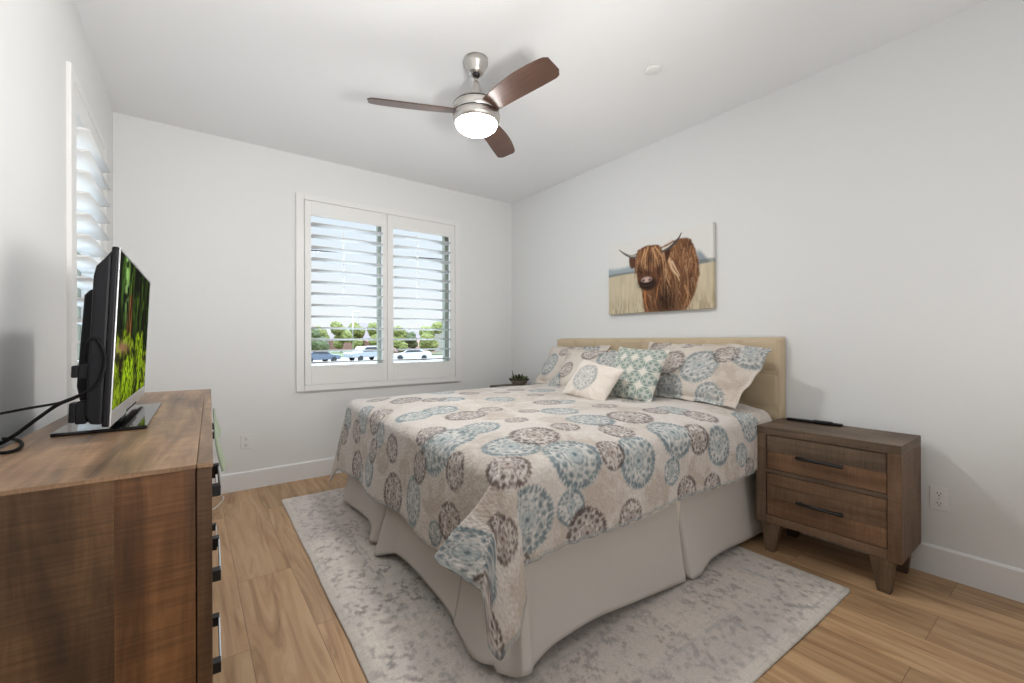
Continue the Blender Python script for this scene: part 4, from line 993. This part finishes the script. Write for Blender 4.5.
def screen():
    n, m = 250, 146
    S = np.linspace(0, 1, n)[:, None]+np.zeros((1, m)); Tt = np.linspace(0, 1, m)[None, :]+np.zeros((n, 1))
    c = lambda *k: np.array(srgb(*k))
    C = np.zeros((n, m, 3))+c(14, 18, 8)
    def blend(a, col): C[:] = C*(1-np.clip(a, 0, 1)[..., None])+np.asarray(col)*np.clip(a, 0, 1)[..., None]
    f1 = fbm(S*11, Tt*7, 5, 3); f2 = fbm(S*26, Tt*17, 4, 6); f3 = fbm(S*60, Tt*36, 3, 2)
    # dark wood behind, hanging foliage and trunks
    blend(sstep(.5, .72, fbm(S*24, Tt*5, 4, 11))*sstep(.35, .8, Tt)*.9, c(62, 92, 30)); blend(sstep(.56, .75, fbm(S*34, Tt*6, 4, 15))*sstep(.4, .9, Tt)*.8, c(104, 146, 44))
    blend(np.exp(-((S-.17-.05*np.sin(Tt*3))/.05)**2)*sstep(.45, 1, Tt)*sstep(.4, .6, f2), c(150, 190, 110))
    for s0, w_ in ((.37, .05), (.62, .03), (.80, .05)): blend(np.exp(-((S-s0-.02*np.sin(Tt*9))/w_)**2)*sstep(.32, .42, Tt)*.8, c(22, 16, 8))
    # hollow stump, left of centre
    st_ = np.exp(-(((S-.32-.05*(Tt-.6))/(.055+.12*(.95-Tt)**2))**2)**2)*sstep(.36, .42, Tt)*(1-sstep(.74, .80, Tt))
    blend(st_, c(58, 36, 20)); blend(st_*sstep(.5, .62, fbm(S*40, Tt*6, 3, 5)), c(150, 104, 52)); blend(st_*np.exp(-(((S-.31)/.05)**2+((Tt-.48)/.13)**2))*.95, c(10, 7, 4))
    # mossy ground, mounds
    gl = .40+.10*np.sin(S*5.0+.6)+.20*sstep(.5, .75, S)*(1-sstep(.80, 1.0, S))+.03*(f2-.5)
    gm = 1-sstep(gl-.03, gl+.03, Tt)
    mk = sstep(.40, .64, fbm(S*13, Tt*10, 4, 23)); moss = c(30, 36, 10)[None, None]*(1-mk[..., None])+c(118, 138, 24)[None, None]*mk[..., None]*(.35+.9*sstep(.35, .65, f3)[..., None])
    a = gm[..., None]; C[:] = C*(1-a)+np.clip(moss, 0, 1)*a
    blend(gm*sstep(.52, .68, fbm(S*9, Tt*12, 4, 19))*.9, c(40, 28, 12)); blend(gm*sstep(.58, .7, f2)*.6, c(158, 186, 40))
    blend(np.exp(-(((S-.17)/.14)**2+((Tt-.39)/.035)**2))*.8, c(150, 110, 84))
    for (s0, t0, rx, ry) in ((.38, .13, .20, .21), (.74, .24, .09, .24), (.60, .42, .07, .10)):
        d = np.hypot((S-s0)/rx, (Tt-t0)/ry); k = (1-sstep(.75, 1.05, d+.35*(f2-.5)))
        col = c(128, 156, 20)[None, None]*(.15+1.35*sstep(.3, .7, f3)[..., None])*(.65+.6*sstep(-.8, .8, (Tt-t0)/ry))[..., None]; a = k[..., None]*.85; C[:] = C*(1-a)+np.clip(col, 0, 1)*a
    blend(np.exp(-(((S-.55)/.05)**2+((Tt-.2)/.16)**2))*.9, c(14, 12, 6)); blend(np.exp(-(((S-.36)/.12)**2+((Tt-.31)/.03)**2))*.7*sstep(.4, .6, f2), c(20, 16, 8))
    Y = -PW/2+.007+(PW-.012)*S; Z = .037+(PH-.044)*Tt; X = 0*S+.0012
    P = np.stack([X, Y, Z], -1); Pm = np.array(Mp.to_3x3()); P = P @ Pm.T + np.array(Mp.translation)
    m_, nn, l, b = new_mat('screen_picture'); at = nn.new('ShaderNodeAttribute'); at.attribute_name = 'pattern'
    b.inputs['Base Color'].default_value = (.008, .008, .008, 1); b.inputs['Roughness'].default_value = .6; b.inputs['Specular IOR Level'].default_value = 0; l.new(at.outputs['Color'], b.inputs['Emission Color']); b.inputs['Emission Strength'].default_value = .95
    grid_mesh('screen', P, m_, tv, C)
screen()
def cord(name, label, pts, r):
    o = MB().tube(curve_pts(pts), r).build(name, M_cable); tag(o, label, 'cable'); return o
tz = DH
cord('black_cable', 'thick black cable slanting from the television back down to the dresser top', [(-3.150, -2.612, 1.06), (-3.184, -2.591, 1.042), (-3.213, -2.583, 1.027), (-3.247, -2.565, .998), (-3.285, -2.545, .963), (-3.312, -2.53, .9435), (-3.325, -2.50, .9445)], .0042)
cord('black_cable', 'thin black cable looping round the television back and off to the left above the dresser', [(-3.168, -2.585, 1.125), (-3.160, -2.606, 1.17), (-3.140, -2.622, 1.175), (-3.128, -2.624, 1.13), (-3.140, -2.622, 1.075), (-3.184, -2.595, 1.043), (-3.213, -2.586, 1.031), (-3.252, -2.602, 1.026), (-3.288, -2.638, 1.022), (-3.33, -2.667, 1.017), (-3.365, -2.72, 1.0)], .0028)
cord('black_cable', 'loose black cable end curled on the dresser top at the left edge of the photo', [(-3.322, -2.47, .944), (-3.300, -2.49, .944), (-3.276, -2.55, .944), (-3.264, -2.615, .944), (-3.267, -2.655, .944), (-3.283, -2.655, .944), (-3.305, -2.60, .944), (-3.325, -2.52, .944)], .0035)

# ------------------------------------------------------------------ the street outside
GZ = -1.3
M_street = mat('pale_asphalt', srgb(128, 121, 114), .9, bump=.1, bscale=3)
M_lawn = mat('lawn', srgb(84, 88, 52), .95, bump=.3, bscale=8)
M_stucco = mat('stucco', srgb(136, 128, 116), .9); M_roof = mat('roof_tile', srgb(98, 74, 64), .9); M_bank = mat('red_bank', srgb(112, 78, 62), .95, bump=.4, bscale=2)
M_hill = mat('far_hill', srgb(98, 84, 82), 1); M_wglass = mat('dark_glass', (.03, .035, .04), .1)
M_tree = mat('tree_leaves', srgb(104, 106, 54), .9, bump=.6, bscale=5); M_tree2 = mat('dark_tree_leaves', srgb(74, 80, 48), .9, bump=.6, bscale=5); M_trunk = mat('tree_trunk', srgb(110, 90, 72), .9)
M_tyre = mat('tyre', (.02, .02, .02), .8)
struct(MB().box(-150, 250, .6, 520, GZ-.3, GZ).build('street_ground', M_street))
struct(MB().box(-60, 120, 62, 150, GZ, GZ+.12).build('verge', M_lawn))
struct(MB().prism([(70, GZ+.12), (90, 1.25), (120, 1.3), (120, GZ+.12)], 27, 60, 0).build('earth_bank', M_bank))
def hills():
    n = 120; t = np.linspace(0, 1, n); az = np.radians(5+45*t)
    h = 7+9*fbm(t*7, 0*t, 4, 3)+6*np.exp(-((t-.30)/.08)**2)
    rows = []
    for k, (rad, f) in enumerate(((330, 0), (370, .55), (420, 1), (470, .4))):
        rows.append(np.stack([-3+rad*np.sin(az), -4+rad*np.cos(az), GZ+f*h*(1+.1*np.sin(az*40+k))], -1))
    struct(grid_mesh('hills', np.stack(rows), M_hill))
hills()
def car(label, loc, rotz, col, kind, group='cars parked along the street'):
    o = thing('car', label, 'car', loc, rotz, group)
    Mb = mat('car_paint', col, .3, coat=.5)
    L = 4.7 if kind != 'truck' else 5.3
    if kind == 'truck':
        lower = [(-2.6, .45), (2.6, .45), (2.65, .9), (2.5, 1.05), (1.3, 1.12), (.75, 1.75), (-1.5, 1.8), (-2.5, 1.75), (-2.62, 1.0)]
        win = [(1.15, 1.14), (.72, 1.66), (-2.3, 1.66), (-2.45, 1.14)]
    else:
        lower = [(-2.3, .35), (2.3, .35), (2.36, .65), (2.2, .82), (1.2, .95), (.45, 1.38), (-.7, 1.42), (-1.6, 1.08), (-2.25, 1.02), (-2.36, .7)]
        win = [(1.0, .97), (.42, 1.32), (-.68, 1.35), (-1.4, 1.07)]
    MB().prism(lower, -.9, .9, 1).build('body', Mb, o, bevel=.08, seg=3)
    MB().prism(win, -.91, .91, 1).build('side_windows', M_wglass, o)
    for x in (-1.45, 1.45):
        for y in (-.82, .82):
            MB().lathe([(.33, -.1), (.34, 0), (.33, .1)], n=20, M=Matrix.Translation((x, y, .34)) @ Matrix.Rotation(PI/2, 4, 'X')).build('wheel', M_tyre, o)
    return o
car('silver sport utility vehicle parked beside the street lamp', (14.3, 49.2, GZ), R(-160), srgb(140, 143, 146), 'truck')
car('white sedan parked by the reddish bank', (19.3, 46.9, GZ), R(155), srgb(176, 176, 176), 'sedan')
car('blue grey car at the left edge of the window', (8.4, 47.7, GZ), R(20), srgb(78, 88, 102), 'sedan')
car('distant white car beyond the blue grey car', (15.6, 92, GZ+.12), R(10), srgb(180, 180, 180), 'truck')
def crown(r, h, seed):
    import bmesh
    bm = bmesh.new(); q = random.Random(seed)
    for k in range(9):
        c_ = Vector((q.uniform(-.5, .5)*r, q.uniform(-.5, .5)*r, q.uniform(.25, .85)*h)); s = q.uniform(.38, .6)*r
        bmesh.ops.create_icosphere(bm, subdivisions=3, radius=s, matrix=Matrix.Translation(c_))
    for v in bm.verts: v.co += Vector((q.uniform(-1, 1), q.uniform(-1, 1), q.uniform(-1, 1)))*r*.07
    me = bpy.data.meshes.new('crown'); bm.to_mesh(me); bm.free(); return me
def tree(label, x, y, h, r, m, seed):
    o = thing('tree', label, 'tree', (x, y, GZ+.12), 0, 'trees across the street')
    me = crown(r, h*.95, seed); me.materials.append(m); cr = bpy.data.objects.new('crown', me); COL.objects.link(cr); cr.parent = o
    MB().lathe([(.16, 0), (.11, h*.5)], n=10).build('trunk', M_trunk, o)
for (lab, x, y, h, r, m, s) in (
        ('tall green tree just left of the street lamp', 21.0, 85.0, 6.6, 2.2, M_tree, 1), ('bushy green tree at the far left of the window view', 15.9, 81.0, 5.8, 2.1, M_tree, 2),
        ('round green tree right of the street lamp', 26.0, 92.0, 6.4, 2.3, M_tree, 3), ('leafy tree above the silver vehicle', 27.6, 83.0, 6.2, 2.2, M_tree, 4),
        ('green tree at the left edge of the right hand panel', 27.6, 71.5, 5.0, 1.7, M_tree, 5), ('dark small tree in front of the reddish bank', 31.6, 76.0, 4.6, 1.6, M_tree2, 6),
        ('large bright green tree right of the white sedan', 29.2, 62.5, 6.1, 2.2, M_tree, 7), ('low green tree behind the parked cars on the left', 13.7, 70.8, 4.2, 2.0, M_tree2, 8)):
    tree(lab, x, y, h, r, m, s)
lampo = thing('street_lamp', 'tall thin street lamp pole rising above the trees', 'street lamp', (18.7, 69.6, GZ+.12))
MB().lathe([(.09, 0), (.06, 7.2)], n=12).build('pole', M_chrome, lampo)
MB().box(-.06, 1.2, -.08, .08, 7.1, 7.22).build('lamp_arm', M_chrome, lampo, bevel=.02)
def house(label, loc, rot, w, d, h, rh):
    o = thing('house', label, 'house', loc, rot, 'houses across the street')
    MB().box(-w/2, w/2, -d/2, d/2, 0, h).build('house_walls', M_stucco, o)
    MB().prism([(-d/2-.5, h), (d/2+.5, h), (0, h+rh)], -w/2-.4, w/2+.4, 0).build('roof', M_roof, o)
    for x in (-w*.3, 0, w*.3):
        for z in (.9, 3.6):
            if z+1.3 < h: MB().box(x-.7, x+.7, -d/2-.05, -d/2+.05, z, z+1.3).build('house_window', M_wglass, o)
house('pale two storey house at the left of the window view', (20.0, 124, GZ+.12), R(10), 9, 8, 5.4, 1.0)
house('pale house with a gabled roof at the right of the window view', (40.5, 72.5, GZ+.12), R(60), 10, 9, 5.0, 2.6)
wr = MB().tube([(-2.0, 43.5, 9.85), (8.0, 37.3, 9.3), (17.5, 31.2, 8.6), (30, 23, 7.6)], .05).build('power_line', M_cable); tag(wr, 'thin power line crossing the sky outside the window', 'power line')
